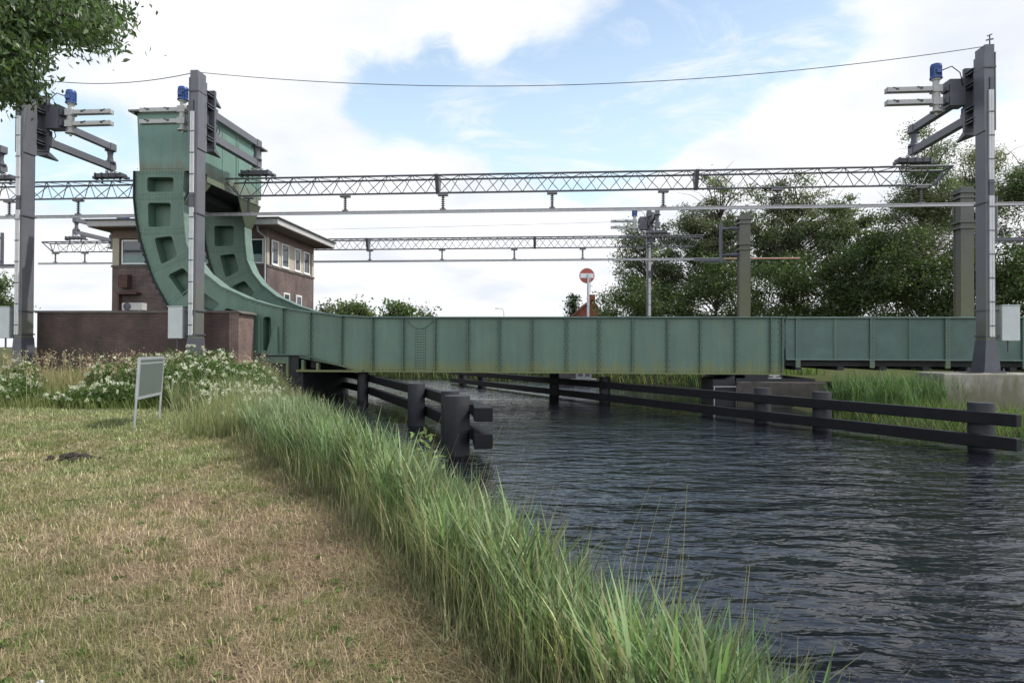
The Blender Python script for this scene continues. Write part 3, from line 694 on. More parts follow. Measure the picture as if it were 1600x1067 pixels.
# ------------------------------------------------------------------ signal house
HT = 10.3
hs0, hs1 = bp(175, 450, HT)[0], bp(417, 450, HT)[0]; HB = bps(490, 450, hs1)[0]
zsill = bp(417, 413, HT)[1]; OV = 1.25
he1 = bp(434, 345, HT-OV)[0]; he0 = bp(136, 345, HT-OV)[0]
zft = bp(434, 341, HT-OV)[1]; zfb = bp(434, 350, HT-OV)[1]
house = thing('signal_house', 'brown brick bridge keeper house with wide flat overhanging roof and band of windows', 'building', ((hs0+hs1)/2, (HT+HB)/2, 0))
m = MB(); m.box(hs0, hs1, HT, HB, -.3, zsill-.14); wall = m.build('wall', BRICKH, house)
m = MB(); m.box(hs0-.06, hs1+.06, HT-.06, HB+.06, zsill-.138, zsill); m.build('sill_band', COPING, house)
m = MB(); m.box(hs0+.1, hs1-.1, HT+.1, HB-.1, zsill+.002, zfb-.02); m.build('upper_wall', mat('upper_wall_brown', (.10, .075, .065), .8), house)
zlin = bp(417, 374, HT)[1]
def pil(m, s0, s1, t0, t1): MB().box(s0, s1, t0, t1, zsill+.003, zlin+.15).build('pilaster', CREAM, house)
m = MB(); pil(m, hs0, hs0+.48, HT, HT+.5); pil(m, hs1-.3, hs1, HT, HT+.35); pil(m, hs1-.3, hs1, HB-.4, HB); pil(m, hs0, hs0+.3, HB-.4, HB)
tw = [bps(p, 400, hs1)[0] for p in (424.5, 434.4, 440, 451, 460, 469, 474, 483.5)]
for a, b in ((tw[1]+.04, tw[2]-.04), (tw[3]+.04, tw[4]-.04), (tw[5]+.04, tw[6]-.04)): pil(m, hs1-.09, hs1+.0, a, b)
m = MB(); m.box(hs0+.002, hs1-.002, HT+.002, HB-.002, zlin+.152, zfb-.01); m.build('lintel_band', SOFFIT, house)
def win_side(t0, t1, z0, z1, s):
    m = MB(); fr = .11
    m.box(s-.04, s+.05, t0, t0+fr, z0, z1); m.box(s-.04, s+.05, t1-fr, t1, z0, z1); m.box(s-.04, s+.05, t0+fr, t1-fr, z0, z0+fr); m.box(s-.04, s+.05, t0+fr, t1-fr, z1-fr, z1)
    m.box(s-.04, s+.03, (t0+t1)/2-.03, (t0+t1)/2+.03, z0+fr, z1-fr) if t1-t0 > 2 else None
    w = m.build('window', WFRAME, house)
    m = MB(); m.box(s-.03, s+.01, t0+.05, t1-.05, z0+.05, z1-.05); m.build('pane', GLASS, w)
    m = MB(); m.box(s, s+.12, t0-.05, t1+.05, z0-.07, z0-.003); m.build('sill', WFRAME, w)
for k in range(4): win_side(tw[2*k], tw[2*k+1], zsill+.08, zlin+.1, hs1)
tl = [bps(p, 460, hs1)[0] for p in (442.5, 452, 462, 470.5)]; zl = bps(443, 457, hs1)[1]
for k in range(2): win_side(tl[2*k], tl[2*k+1], zl-1.3, zl, hs1+.01)
def win_front(s0, s1, z0, z1, mull=()):
    m = MB(); fr = .10; t = HT+.06
    m.box(s0, s0+fr, t-.07, t+.05, z0, z1); m.box(s1-fr, s1, t-.07, t+.05, z0, z1); m.box(s0+fr, s1-fr, t-.07, t+.05, z0, z0+fr); m.box(s0+fr, s1-fr, t-.07, t+.05, z1-fr, z1)
    for q in mull: m.box(q-.05, q+.05, t-.06, t+.04, z0+fr, z1-fr)
    w = m.build('window', WFRAME, house)
    m = MB(); m.box(s0+.05, s1-.05, t-.02, t+.03, z0+.05, z1-.05); m.build('pane', GLASS, w)
    m = MB(); m.box(s0+fr+.01, s1-fr-.01, t-.026, t-.022, z0+fr+.01, z0+(z1-z0)*.38); m.build('blind', BLIND, w)
wq = [bp(p, 400, HT)[0] for p in (190, 232, 240, 282, 290, 332, 340, 378, 386, 412)]
for k in range(5): win_front(wq[2*k], wq[2*k+1], zsill+.06, zlin+.05)
m = MB(); m.box(he0, he1, HT-OV, HB+OV, zfb, zft); m.build('fascia', FASCIA, house)
m = MB(); m.box(he0+.05, he1-.05, HT-OV+.05, HB+OV-.05, zfb-.06, zfb-.003); m.build('soffit', SOFFIT, house)
m = MB(); a, b, c_, d_ = he0-.12, he1+.12, HT-OV-.12, HB+OV+.12; z = zft+.003
m.add([(a, c_, z), (b, c_, z), (b, d_, z), (a, d_, z), (a, c_, z+.08), (b, c_, z+.08), (b, d_, z+.08), (a, d_, z+.08), (a+3, c_+3.4, z+.55), (b-3, c_+3.4, z+.55), (b-3, d_-3.4, z+.55), (a+3, d_-3.4, z+.55)],
      [(3, 2, 1, 0), (0, 1, 5, 4), (1, 2, 6, 5), (2, 3, 7, 6), (3, 0, 4, 7), (4, 5, 9, 8), (5, 6, 10, 9), (6, 7, 11, 10), (7, 4, 8, 11), (8, 9, 10, 11)]); m.build('roof', ROOFM, house)
m = MB(); p1 = bp(402, 346, HT-.9); p2 = bp(414.5, 370, HT-.12)
m.path([(p1[0], HT-.9, zfb-.05), (p1[0]+.02, HT-.85, zfb-.4), (p2[0], HT-.15, p2[1]), (p2[0], HT-.12, p2[1]-.4), (p2[0], HT-.12, 1.0)], .065, 8); m.build('drainpipe', GALV, house, smooth=True)
m = MB(); a, b = bp(192, 430, HT)[0], bp(206, 430, HT)[0]; z0, z1 = bp(192, 455, HT)[1], bp(192, 430, HT)[1]
m.box(a, b, HT-.5, HT-.002, z0+.2, z1); m.box(a-.1, b+.7, HT-.55, HT-.002, z0-.25, z0-.1); m.box(a-.02, a+.06, HT-.5, HT-.1, z0-2, z0-.26); m.build('vent_hood', RUST, house)

# ------------------------------------------------------------------ masts with swinging arms
TM = -3.0; TB = 3.3; TC = 24.6
def mast(px, tm, adir, mdir, cdir, label, zbase=-.15, s0=None, group='steel arm masts'):
    s = bp(px, 545, tm)[0] if s0 is None else s0
    o = thing('catenary_mast', label, 'mast', (s, tm, zbase), group=group)
    T = lambda d: tm + adir*d
    m = MB(); m.box(s-.19, s+.19, tm-.375, tm+.375, 2.0, 14.95); m.box(s-.24, s-.19, tm-.4, tm+.4, 11.2, 14.6); m.box(s+.19, s+.24, tm-.4, tm+.4, 11.2, 14.6)
    m.build('column', STEEL, o)
    m = MB(); m.add([(s-.34, tm-.52, zbase), (s+.34, tm-.52, zbase), (s+.34, tm+.52, zbase), (s-.34, tm+.52, zbase), (s-.21, tm-.4, 2.12), (s+.21, tm-.4, 2.12), (s+.21, tm+.4, 2.12), (s-.21, tm+.4, 2.12)],
                     [(0, 3, 2, 1), (4, 5, 6, 7), (0, 1, 5, 4), (1, 2, 6, 5), (2, 3, 7, 6), (3, 0, 4, 7)])
    m.box(s-.45, s+.45, tm-.68, tm+.68, zbase-.02, zbase+.07)
    for i in (-1, 1):
        for j in (-1, 1): m.tube((s+i*.38, tm+j*.6, zbase+.07), (s+i*.38, tm+j*.6, zbase+.2), .035, n=6)
    m.build('base', STEELD, o)
    for z in (3.42, 2.28, 8.1, 13.95):
        m = MB(); m.box(s-.24, s+.24, tm-.43, tm+.43, z-.035, z+.035); m.build('collar', STEELD, o)
    # bracket on the track side of the column
    m = MB()
    for z in (14.15, 13.55, 12.5, 11.95):
        for dz in (-.07, .07): m.box(s-.3, s+.3, T(.376), T(1.0), z+dz-.02, z+dz+.02)
    m.box(s-.32, s+.32, T(.95), T(1.12), 11.6, 14.45); m.box(s-.05, s+.05, T(.376), T(.95), 11.7, 14.3)
    for z, w in ((14.0, 1), (11.45, 1)):
        m.add([(s-.3, T(1.0), z-.03), (s+.3, T(1.0), z-.03), (s+.05, T(2.1), z-.05), (s-.05, T(2.1), z-.05), (s-.3, T(1.0), z+.25), (s+.3, T(1.0), z+.25), (s+.05, T(2.1), z+.01), (s-.05, T(2.1), z+.01)],
              [(0, 1, 2, 3), (7, 6, 5, 4), (0, 4, 5, 1), (1, 5, 6, 2), (2, 6, 7, 3), (3, 7, 4, 0)])
    m.tube((s, T(1.35), 11.75), (s, T(1.35), 14.2), .13, n=10)
    for k in range(5): m.tube((s, T(1.35), 12.45+.07*k), (s, T(1.35), 12.48+.07*k), .24, n=12)
    m.path([(s+.2, T(1.2), 13.2), (s+.25, T(1.5), 12.9), (s+.2, T(1.7), 12.6), (s+.1, T(1.5), 12.2)], .025, 5)
    m.build('bracket', STEELD, o)
    # two swinging arms
    for z in (13.38, 12.22):
        m = MB(); m.beam((s, T(1.2), z), (s, T(6.45), z), .3, .36); m.tube((s, T(1.35), z-.26), (s, T(1.35), z+.26), .27, n=12); m.box(s-.18, s+.18, T(6.0), T(6.5), z-.2, z+.2)
        m.build('arm', STEEL, o)
    m = MB(); m.lathe((s, T(6.2), 12.42), [(.3, 0), (.3, .08), (.18, .16), (.14, .4), (.18, .66), (.3, .72), (.3, .78)]); m.build('spindle', STEELD, o, smooth=True)
    h = MB(); h.box(s-.85, s+.8, T(6.0), T(6.55), 11.58, 11.8); h.box(s-1.0, s-.85, T(6.05), T(6.4), 11.5, 11.66); h.box(s+.8, s+1.1, T(6.1), T(6.4), 11.5, 11.62)
    for q in (-.8, -.4, 0, .4, .75): h.box(s+q-.03, s+q+.03, T(5.95), T(6.6), 11.56, 11.83)
    for q in (-.55, .55): h.beam((s+q, T(6.3), 11.6), (s+q, T(6.3), 11.28), .08, .08, up=(1, 0, 0))
    ho = h.build('holder', STEELD, o)
    m = MB()
    for i in (-.28, 0, .28): m.lathe((s+i, T(6.3), 11.802), [(.09, 0), (.11, .05), (.07, .1), (.10, .15), (.07, .22)], 8)
    m.build('insulator', PORC, ho)
    # motor drive with its two guide rails
    c = s + mdir*1.45; tz = T(1.15); dz = .4
    m = MB(); m.box(s+mdir*.33, s+mdir*1.0, tz-.3, tz+.3, 12.75, 13.95); m.box(s+mdir*1.002, s+mdir*1.12, tz-.24, tz+.24, 13.45, 13.75); m.box(s+mdir*1.002, s+mdir*1.12, tz-.24, tz+.24, 12.9, 13.2); m.build('drive_bracket', STEELD, o)
    m = MB(); m.lathe((c, tz, 12.12+dz), [(.05, -.12), (.08, 0), (.26, .02), (.26, .08), (.14, .12), (.14, .3), (.17, .34), (.17, 1.25), (.14, 1.3), (.14, 1.45), (.2, 1.5), (.2, 1.55)], 14)
    for z in (13.2+dz, 12.62+dz): m.box(c-.2, c+.2, tz-.2, tz+.2, z-.16, z+.16)
    m.build('gearbox', LGREY, o, smooth=True)
    m = MB(); m.lathe((c, tz, 13.675+dz), [(.27, 0), (.27, .06), (.215, .065), (.225, .1), (.225, .5), (.25, .5), (.25, .58), (.22, .66), (.12, .70)], 18)
    for a in np.linspace(0, 2*math.pi, 20, endpoint=False): m.beam((c+.235*math.cos(a), tz+.235*math.sin(a), 13.8+dz), (c+.235*math.cos(a), tz+.235*math.sin(a), 14.15+dz), .02, .025, up=(math.cos(a), math.sin(a), 0))
    m.box(c-.1, c+.1, tz-.33, tz-.2, 13.85+dz, 14.05+dz)
    m.build('motor', BLUE, o, smooth=True)
    for z in (13.2+dz, 12.62+dz):
        m = MB(); x0, x1 = c+mdir*.2, c+mdir*2.2
        m.box(x0, x1, tz-.16, tz-.10, z-.1, z+.1); m.box(x0, x1, tz+.10, tz+.16, z-.1, z+.1); m.box(x0, x1, tz-.10, tz+.10, z-.1, z-.07); m.box(x1-mdir*.06, x1, tz-.165, tz+.165, z-.11, z+.11)
        g = m.build('guide_rail', LGREY, o)
        for q in (.45, 1.5):
            m = MB(); m.box(x0+mdir*q, x0+mdir*(q+.12), tz-.18, tz-.161, z-.03, z+.08); m.tube((x0+mdir*q, tz-.17, z+.02), (x0+mdir*(q+.25), tz-.17, z+.09), .03, n=6)
            m.build('clamp', STEELD, g)
    m = MB(); m.path([(c-mdir*.1, tz-.3, 14.35), (c-mdir*.5, tz-.35, 14.5), (s+mdir*.6, tz-.36, 14.2), (s+mdir*.45, tz-.35, 13.6)], .025, 6); m.build('cable', DARK, o)
    # white cable duct on the front
    cx = s - .04 if px < 900 else s + .03
    m = MB()
    for z0, z1 in ((9.05, 12.95), (2.25, 8.35)):
        m.box(cx-.10, cx-.006, tm-.455, tm-.377, z0, z1); m.box(cx+.006, cx+.10, tm-.455, tm-.377, z0, z1)
    dct = m.build('cable_duct', WHITE, o)
    m = MB(); m.box(cx-.09, cx+.09, tm-.44, tm-.377, 8.352, 9.048); m.box(cx-.05, cx+.05, tm-.44, tm-.377, 12.952, 13.5)
    z = 2.7
    while z < 12.9:
        m.box(cx-.12, cx+.12, tm-.475, tm-.456, z, z+.05); z += 1.03
    m.build('clip', STEELD, dct)
    if cdir:
        k = s + cdir*.87; m = MB(); m.box(k-.37, k+.37, tm-.32, tm+.2, 2.08, 3.6); cb = m.build('cabinet', CABM, o, bevel=.03)
        m = MB(); m.box(k-.39, k+.39, tm-.35, tm+.22, 3.603, 3.64); m.build('lid', CABM, cb)
        m = MB(); m.box(min(s, k), max(s, k), tm-.1, tm-.02, 3.37, 3.45); m.box(min(s, k), max(s, k), tm-.1, tm-.02, 2.24, 2.32); m.tube((k, tm-.1, 2.08), (k, tm-.1, 1.6), .04); m.build('bracket', STEELD, o)
    return o, s
mast(37, TM, 1, 1, -1, 'steel arm mast with blue motor, leftmost of the masts in front of the brick wall')
mast(306, TM, 1, -1, -1, 'steel arm mast with blue motor, standing before the green counterweight box')
mR, sR = mast(1540, TM, 1, -1, 1, 'steel arm mast with blue motor on a stained concrete footing on the right bank', zbase=.70)
m = MB()
ft = thing('concrete_footing', 'stained pale concrete footing block under the right bank mast', 'footing', (sR, TM, -.5))
f0 = bp(1475, 600, TM-1.1)[0]; m.box(f0, f0+4.6, TM-1.1, TM+1.3, -1.0, .67); m.build('block', CONC, ft, bevel=.04)
m = MB(); m.box(sR-.62, sR+.62, TM-.85, TM+.85, .672, .70); m.build('grout_pad', CONC, ft)
sC = bp(1027, 372, TC)[0]
mast(1020, TC+6.3, -1, -1, 0, 'steel arm mast far behind the bridge, blue motor and arm reaching towards the viewer', s0=sC)
mast(189, TC+6.3, -1, 1, 0, 'steel arm mast behind the signal house, only its swing arm showing left of the roof', s0=bp(118, 375, TC)[0])
mast(-163, TM, 1, 1, 0, 'steel arm mast beyond the left edge, its arm tip hanging over the left lattice beam', s0=bp(3, 285, TB)[0])
# lightning tip on the right bank mast
m = MB(); m.tube((sR+.1, TM-.2, 14.95), (sR+.1, TM-.2, 15.4), .03); m.beam((sR-.05, TM-.2, 15.2), (sR+.25, TM-.2, 15.25), .05, .05); m.beam((sR, TM-.2, 15.38), (sR+.2, TM-.2, 15.46), .05, .04); m.build('finial', STEELD, mR)

# ------------------------------------------------------------------ lattice beams with conductor rails
def lattice(label, pxa, pxb, t, ins_px, ypx, div_px, rail_px, bay=.66, metal=LATT):
    sa, sb = bp(pxa, 545, t)[0], bp(pxb, 545, t)[0]; zt, zb, hw = 11.28, 10.40, .5
    o = thing('lattice_beam', label, 'lattice beam', ((sa+sb)/2, t, zb), group='lattice beams carrying the conductor rails')
    m = MB(); sb0 = sa+.9
    for tt in (t-hw, t+hw): m.tube((sa, tt, zt), (sb, tt, zt), .055, n=6)
    m.tube((sa+.7, t, zb), (sb-.7, t, zb), .055, n=6)
    for e, q in ((sa, sa+.7), (sb, sb-.7)):
        for tt in (t-hw, t+hw): m.tube((e, tt, zt), (q, t, zb), .05, n=6)
        m.tube((e, t-hw, zt), (e, t+hw, zt), .05, n=6)
    m.build('chord', metal, o)
    m = MB(); n = int((sb-sa-1.4)/bay); n -= n % 2; w = (sb-sa-1.4)/n
    for k in range(n):
        x0, x1 = sa+.7+k*w, sa+.7+(k+1)*w
        for j, tt in enumerate((t-hw, t+hw)):
            if (k + j) % 2 == 0: m.tube((x0, t, zb), (x1, tt, zt), .024, n=4, caps=False)
            else: m.tube((x0, tt, zt), (x1, t, zb), .024, n=4, caps=False)
        m.tube((x0, t-hw if k % 2 else t+hw, zt), (x1, t+hw if k % 2 else t-hw, zt), .022, n=4, caps=False)
    m.build('bracing', metal, o)
    for p in div_px:
        s = bp(p, 545, t)[0]; m = MB(); m.add([(s-.1, t-hw-.06, zt+.06), (s-.1, t+hw+.06, zt+.06), (s-.1, t+.1, zb-.06), (s-.1, t-.1, zb-.06), (s+.1, t-hw-.06, zt+.06), (s+.1, t+hw+.06, zt+.06), (s+.1, t+.1, zb-.06), (s+.1, t-.1, zb-.06)],
            [(0, 1, 2, 3), (7, 6, 5, 4), (0, 4, 5, 1), (1, 5, 6, 2), (2, 6, 7, 3), (3, 7, 4, 0)]); m.build('splice', STEELD, o)
    for p in ins_px:
        s = bp(p, 545, t)[0]; m = MB(); m.box(s-.28, s+.28, t-.15, t+.15, zb-.17, zb-.06)
        prof = [(.09, 0)]
        for k in range(6): prof += [(.05, .03+k*.115), (.125, .06+k*.115), (.05, .09+k*.115)]
        prof += [(.08, .74)]
        m.lathe((s, t, zb-.90), prof, 10); m.box(s-.16, s+.16, t-.1, t+.1, zb-.96, zb-.90); m.build('insulator', INSUL, o)
    ra, rb = bp(rail_px[0], 545, t)[0], bp(rail_px[1], 545, t)[0]
    m = MB(); m.box(ra, rb, t-.07, t+.07, zb-1.0, zb-.965); m.box(ra, rb, t-.025, t+.025, zb-1.1, zb-1.0); m.box(ra, rb, t-.05, t+.05, zb-1.14, zb-1.1); m.build('conductor_rail', RAILC, o)
    return o, zb
lattice('long lattice beam with conductor rail, spanning from the counterweight to the right bank mast', 354, 1482, TB, [387, 538, 691, 862, 1036, 1215, 1440], 0, [683, 1087], (318, 1600), metal=LATTG)
lattice('short lattice beam behind the leftmost mast, running off the left edge', -120, 285, TB, [-60, 12, 120], 0, [], (-150, 300))
oC, zb = lattice('farther lattice beam seen small behind the bridge and signal house', 70, 1098, TC, [85, 131, 470, 577, 690, 803, 910, 1000], 0, [574, 835], (58, 1130), metal=LATTG)
cu = MB(); a, b = bp(1172, 545, TC+.4)[0], bp(1250, 545, TC+.4)[0]; cu.tube((a-4, TC+.4, zb-1.0), (b, TC+.4, zb-1.0), .07); tag(cu.build('contact_bar', COPPER, None, ((a+b)/2, TC+.4, zb-1)), 'copper contact bar continuing right of the farther lattice beam, before the trees', 'contact bar')

# ------------------------------------------------------------------ portal posts further back
def portal(px, t, ztop, dirs, label):
    s = bp(px, 545, t)[0]; o = thing('portal_post', label, 'post', (s, t, -.2), group='heavy grey green posts behind the bridge')
    m = MB(); m.box(s-.36, s+.36, t-.4, t-.34, -.2, ztop); m.box(s-.36, s+.36, t+.34, t+.4, -.2, ztop); m.box(s-.05, s+.05, t-.34, t+.34, -.2, ztop); m.box(s-.3, s+.3, t-.33, t+.33, -.2, ztop-.06)
    m.build('column', POSTM, o)
    for z in (ztop-.32, ztop-.62, ztop-2.05, ztop-2.4):
        m = MB(); m.box(s-.48, s+.48, t-.5, t+.5, z-.06, z+.06); m.build('collar', POSTM, o)
    m = MB()
    for z in (ztop-.95, ztop-2.75): m.tube((s, t-.3, z), (s+dirs*1.7, t-.3, z-.05), .09); m.tube((s+dirs*.5, t-.3, z), (s+dirs*1.0, t-.3, z-.03), .13)
    m.tube((s+dirs*1.6, t-.3, ztop-.6), (s+dirs*1.6, t-.3, ztop-3.2), .12, n=6)
    m.build('bracket_arm', STEELD, o)
    m = MB(); m.box(s+dirs*1.4, s+dirs*3.4, t-.45, t-.2, ztop-3.2, ztop-3.0); m.box(s+dirs*.2, s+dirs*3.0, t-.34, t-.28, ztop-3.3, ztop-3.24); m.build('hanger_bar', STEELD, o)
POSTM = stain(mat('post_grey_green', (.115, .12, .105), .7, vary=.2, scale=1.5), (.13, .13, .04), 0, 12, .5, .8)
portal(1162, 13.5, 10.9, -1, 'heavy grey green post with two collars standing before the trees')
portal(1506, 7.6, 11.2, 1, 'heavy grey green post half hidden behind the right bank mast')
portal(-24, 14, 10.9, 1, 'heavy post outside the left edge with bracket arms reaching into view')

# ------------------------------------------------------------------ wires
def wire(p, q, sag, r, label, cat='cable'):
    p, q = Vector(p), Vector(q); pts = [p.lerp(q, u) - Vector((0, 0, 4*sag*u*(1-u))) for u in np.linspace(0, 1, 40)]
    m = MB(); m.path(pts, r, 4); o = m.build('overhead_cable', WIRE, None, (p+q)/2, 'w'); tag(o, label, cat); return o
s1m, s2m, s0m = bp(306, 545, TM)[0], sR, bp(37, 545, TM)[0]
wire(B(s1m-.1, TM, 15.0), B(s2m-.1, TM, 15.0), 1.15, .018, 'thin dark cable sagging across the sky from the counterweight mast to the right bank mast')
wire(B(s0m, TM, 15.0), B(s1m-.1, TM, 15.0), .42, .02, 'thin dark cable sagging between the two masts left of the bridge')
wire(B(bp(300, 360, 26)[0], 26, bp(300, 362, 26)[1]), B(bp(1020, 350, 26)[0], 26, bp(1020, 345, 26)[1]), .1, .014, 'faint thin wire above the farther lattice beam')

# ------------------------------------------------------------------ fenders in the water
def fender(label, posts, rail, zu, zl, side, near_w=.26):
    o = thing('timber_fender', label, 'fender', (posts[0][0], posts[0][1], WZ), 'w', group='black mooring fenders along the channel')
    for x, y, r, top in posts:
        m = MB(); m.lathe((x, y, -2.8), [(r, 0), (r, top+2.76), (r*.97, top+2.8)], 18); p = m.build('pile', FPOST, o, smooth=True)
        for z in (zu[1]-.03, zl[1]-.03):
            d = Vector((side[0], side[1], 0)); m = MB(); m.beam(Vector((x, y, z)), Vector((x, y, z)) + d*(r+.16), .4, .035); m.build('bracket_plate', FENDER, p)
    for z0, z1 in (zu, zl):
        m = MB()
        for i, (a, b) in enumerate(zip(rail[:-1], rail[1:])):
            zm = (z0+z1)/2; m.beam((a[0], a[1], zm), (b[0], b[1], zm), near_w if i == 0 else .26, z1-z0, w2=.26)
        m.build('rail', FENDER, o, bevel=.02)
    return o
def rpt(px):                    # point on the straight right-hand row
    k = (px-800)/F; y = (13.3+.5028*18)/(k+.5028); return (k*y, y)
rp = []
for px, r in ((1520, .33), (1272, .31), (1180, .31), (935, .29), (857, .29), (745, .29), (716, .29)):
    x, y = rpt(px); rp.append((x+.36, y+.2, r, .2))
fender('long dark two railed fender along the right side of the channel under the bridge', rp, [rpt(1592), rpt(1270), rpt(1180), rpt(935), rpt(706)], (-.35, -.02), (-.99, -.65), (-.87, -.44))
lp = [(-1.42, 17.8, .33, .43), (-1.75, 19.4, .26, .45), (-3.42, 24.5, .31, .40), (-7.85, 36, .29, .42), (-10.6, 42, .26, .42), (-13.6, 48, .26, .42)]
fender('dark two railed fender with stout piles ending at the reeds on the near bank', lp, [(-.68, 16.6), (-.92, 18.2), (-2.95, 24.5), (-7.4, 36), (-10.2, 42), (-13.2, 48)], (-.12, .22), (-.78, -.42), (.9, .4), .46)

# ------------------------------------------------------------------ notice board seen from behind
b0 = at(209, 668, 14.05); b1 = Vector((-8.13, 15.75, 0)); b0.z = float(ground_z(b0.x, b0.y)); b1.z = float(ground_z(b1.x, b1.y))
nb = thing('notice_board', 'grey green metal notice board on two tube legs in the mown grass', 'notice board', (b0+b1)/2, 'w')
lean = Vector((.16, .05, 0)); zb_, zt_ = .60, 1.42
for p in (b0, b1):
    m = MB(); m.tube((p.x, p.y, p.z-.2), (p.x+lean.x*.5, p.y+lean.y*.5, zt_), .024, n=10); m.build('leg', GALV, nb, smooth=True)
d = (b1-b0); d.z = 0; dn = d.normalized(); A = Vector((b0.x, b0.y, 0)); Bq = Vector((b1.x, b1.y, 0))
up = lambda p, z: Vector((p.x + lean.x*.5*(z/zt_), p.y + lean.y*.5*(z/zt_), z))
m = MB(); a, b = A + dn*.03, Bq - dn*.03; nrm = Vector((dn.y, -dn.x, 0))
vs = [up(a, zb_)-nrm*.02, up(b, zb_)-nrm*.02, up(b, zt_)-nrm*.02, up(a, zt_)-nrm*.02, up(a, zb_)+nrm*.02, up(b, zb_)+nrm*.02, up(b, zt_)+nrm*.02, up(a, zt_)+nrm*.02]
m.add(vs, [(3, 2, 1, 0), (4, 5, 6, 7), (0, 1, 5, 4), (1, 2, 6, 5), (2, 3, 7, 6), (3, 0, 4, 7)]); m.build('panel', BOARDM, nb)
m = MB()
for p, q in ((up(a, zb_), up(b, zb_)), (up(a, zt_), up(b, zt_)), (up(a, zb_), up(a, zt_)), (up(b, zb_), up(b, zt_))): m.beam(p, q, .06, .05, up=nrm)
m.beam(up(a, zt_-.09), up(b, zt_-.09), .06, .04, up=nrm)
m.build('frame', GALV, nb)

# ------------------------------------------------------------------ sign, house and lamp far beyond the bridge
p = at(917, 431, 52); sg = thing('railway_signal_board', 'round red board with white bar on a grey pole above the bridge girder', 'sign', (p.x, p.y, 0), 'w')
m = MB(); m.tube((p.x, p.y, p.z), (p.x, p.y-.05, p.z), .58, n=32); m.build('disc', SIGNR, sg)
m = MB(); m.box(p.x-.5, p.x+.5, p.y-.075, p.y-.053, p.z-.17, p.z+.17); m.build('white_bar', SIGNW, sg)
m = MB(); m.tube((p.x+.08, p.y-.2, 0), (p.x+.08, p.y-.2, p.z+.12), .10, n=8); m.beam((p.x+.1, p.y-.2, p.z-.8), (p.x+.42, p.y-.2, p.z-.8), .05, .05); m.beam((p.x+.25, p.y-.2, p.z-1.3), (p.x+.25, p.y-.2, p.z-.1), .04, .04, up=(1, 0, 0)); m.build('pole', GALV, sg)
hp_ = at(917, 497, 92); hz = 7.4
fh = thing('brick_house', 'red brick house gable with chimney far away below the round sign', 'house', (hp_.x, hp_.y, 0), 'w')
xl, xr = at(882, 497, 92).x, at(947, 497, 92).x; zr = at(925, 468, 92).z; xr_ = at(926, 468, 92).x
m = MB(); m.prism([(xl, 0), (xr, 0), (xr, 5.4), (xr_, zr), (xl, 5.2)], 92, 92.4); m.box(xl+.05, xr-.05, 92.4, 104, 0, 5.2); m.build('wall', BRICKR, fh)
m = MB(); m.add([(xl-.3, 91.8, 5.0), (xr_, 91.8, zr+.15), (xr_, 104, zr+.15), (xl-.3, 104, 5.0), (xr+.3, 91.8, 5.2), (xr+.3, 104, 5.2)], [(0, 1, 2, 3), (1, 4, 5, 2)]); so = m.build('roof', mat('red_roof_tile', (.16, .055, .04), .8, vary=.3, scale=3), fh); md = so.modifiers.new('thick', 'SOLIDIFY'); md.thickness = .15
m = MB(); cx = at(926, 466, 93).x; m.box(cx-.45, cx+.35, 93, 93.8, zr-.6, zr+.75); m.build('chimney', BRICKR, so)
lpz = at(783, 482, 110); m = MB(); lampo = thing('street_lamp', 'slim grey street lamp with curved arm far beyond the bridge', 'street lamp', (lpz.x+.5, 110, 0), 'w')
m.path([(lpz.x+.45, 110, 0), (lpz.x+.45, 110, lpz.z-.5), (lpz.x+.2, 110, lpz.z-.05), (lpz.x-.5, 110, lpz.z)], [.1, .07, .06, .05], 6); m.build('pole', GALV, lampo)
m = MB(); m.box(lpz.x-1.0, lpz.x-.45, 109.85, 110.15, lpz.z-.07, lpz.z+.05); m.build('lamp_head', LGREY, lampo)
# timber sheet piling and a small white hut-like boat on the far bank
m = MB(); q0, q1_ = at(866, 590, 53), at(908, 590, 52.5)
n = 16
for k in range(n):
    u = k/n; x = q0.x + (q1_.x-q0.x)*u*1.0; m.box(x, x+.1, 53, 53.12, -1.6, .25 + .06*math.sin(k*5)); 
m.box(q0.x-.1, q1_.x, 53.13, 53.3, -1.6, .2)
tag(m.build('sheet_piling', mat('grey_piling', (.16, .14, .13), .9, vary=.3), None, ((q0.x+q1_.x)/2, 53, 0), 'w'), 'grey timber sheet piling at the far bank seen under the girder', 'piling')
q = at(911, 592, 51.5); wbt = thing('work_boat', 'small white boat cabin moored by the sheet piling under the girder', 'boat', (q.x, 51.5, WZ), 'w')
m = MB(); m.prism([(q.x-.9, WZ+.5), (q.x-.6, WZ-.2), (q.x+.9, WZ-.2), (q.x+1.0, WZ+.5)], 51, 52.3); m.build('hull', mat('hull_grey', (.22, .22, .21), .6), wbt)
m = MB(); m.box(q.x-.5, q.x+.6, 51.2, 52.1, WZ+.503, WZ+1.15); cb = m.build('cabin', LGREY, wbt)
m = MB(); m.box(q.x-.4, q.x-.05, 51.18, 51.198, WZ+.7, WZ+1.02); m.box(q.x+.12, q.x+.47, 51.18, 51.198, WZ+.7, WZ+1.02); m.build('window', GLASS, cb)

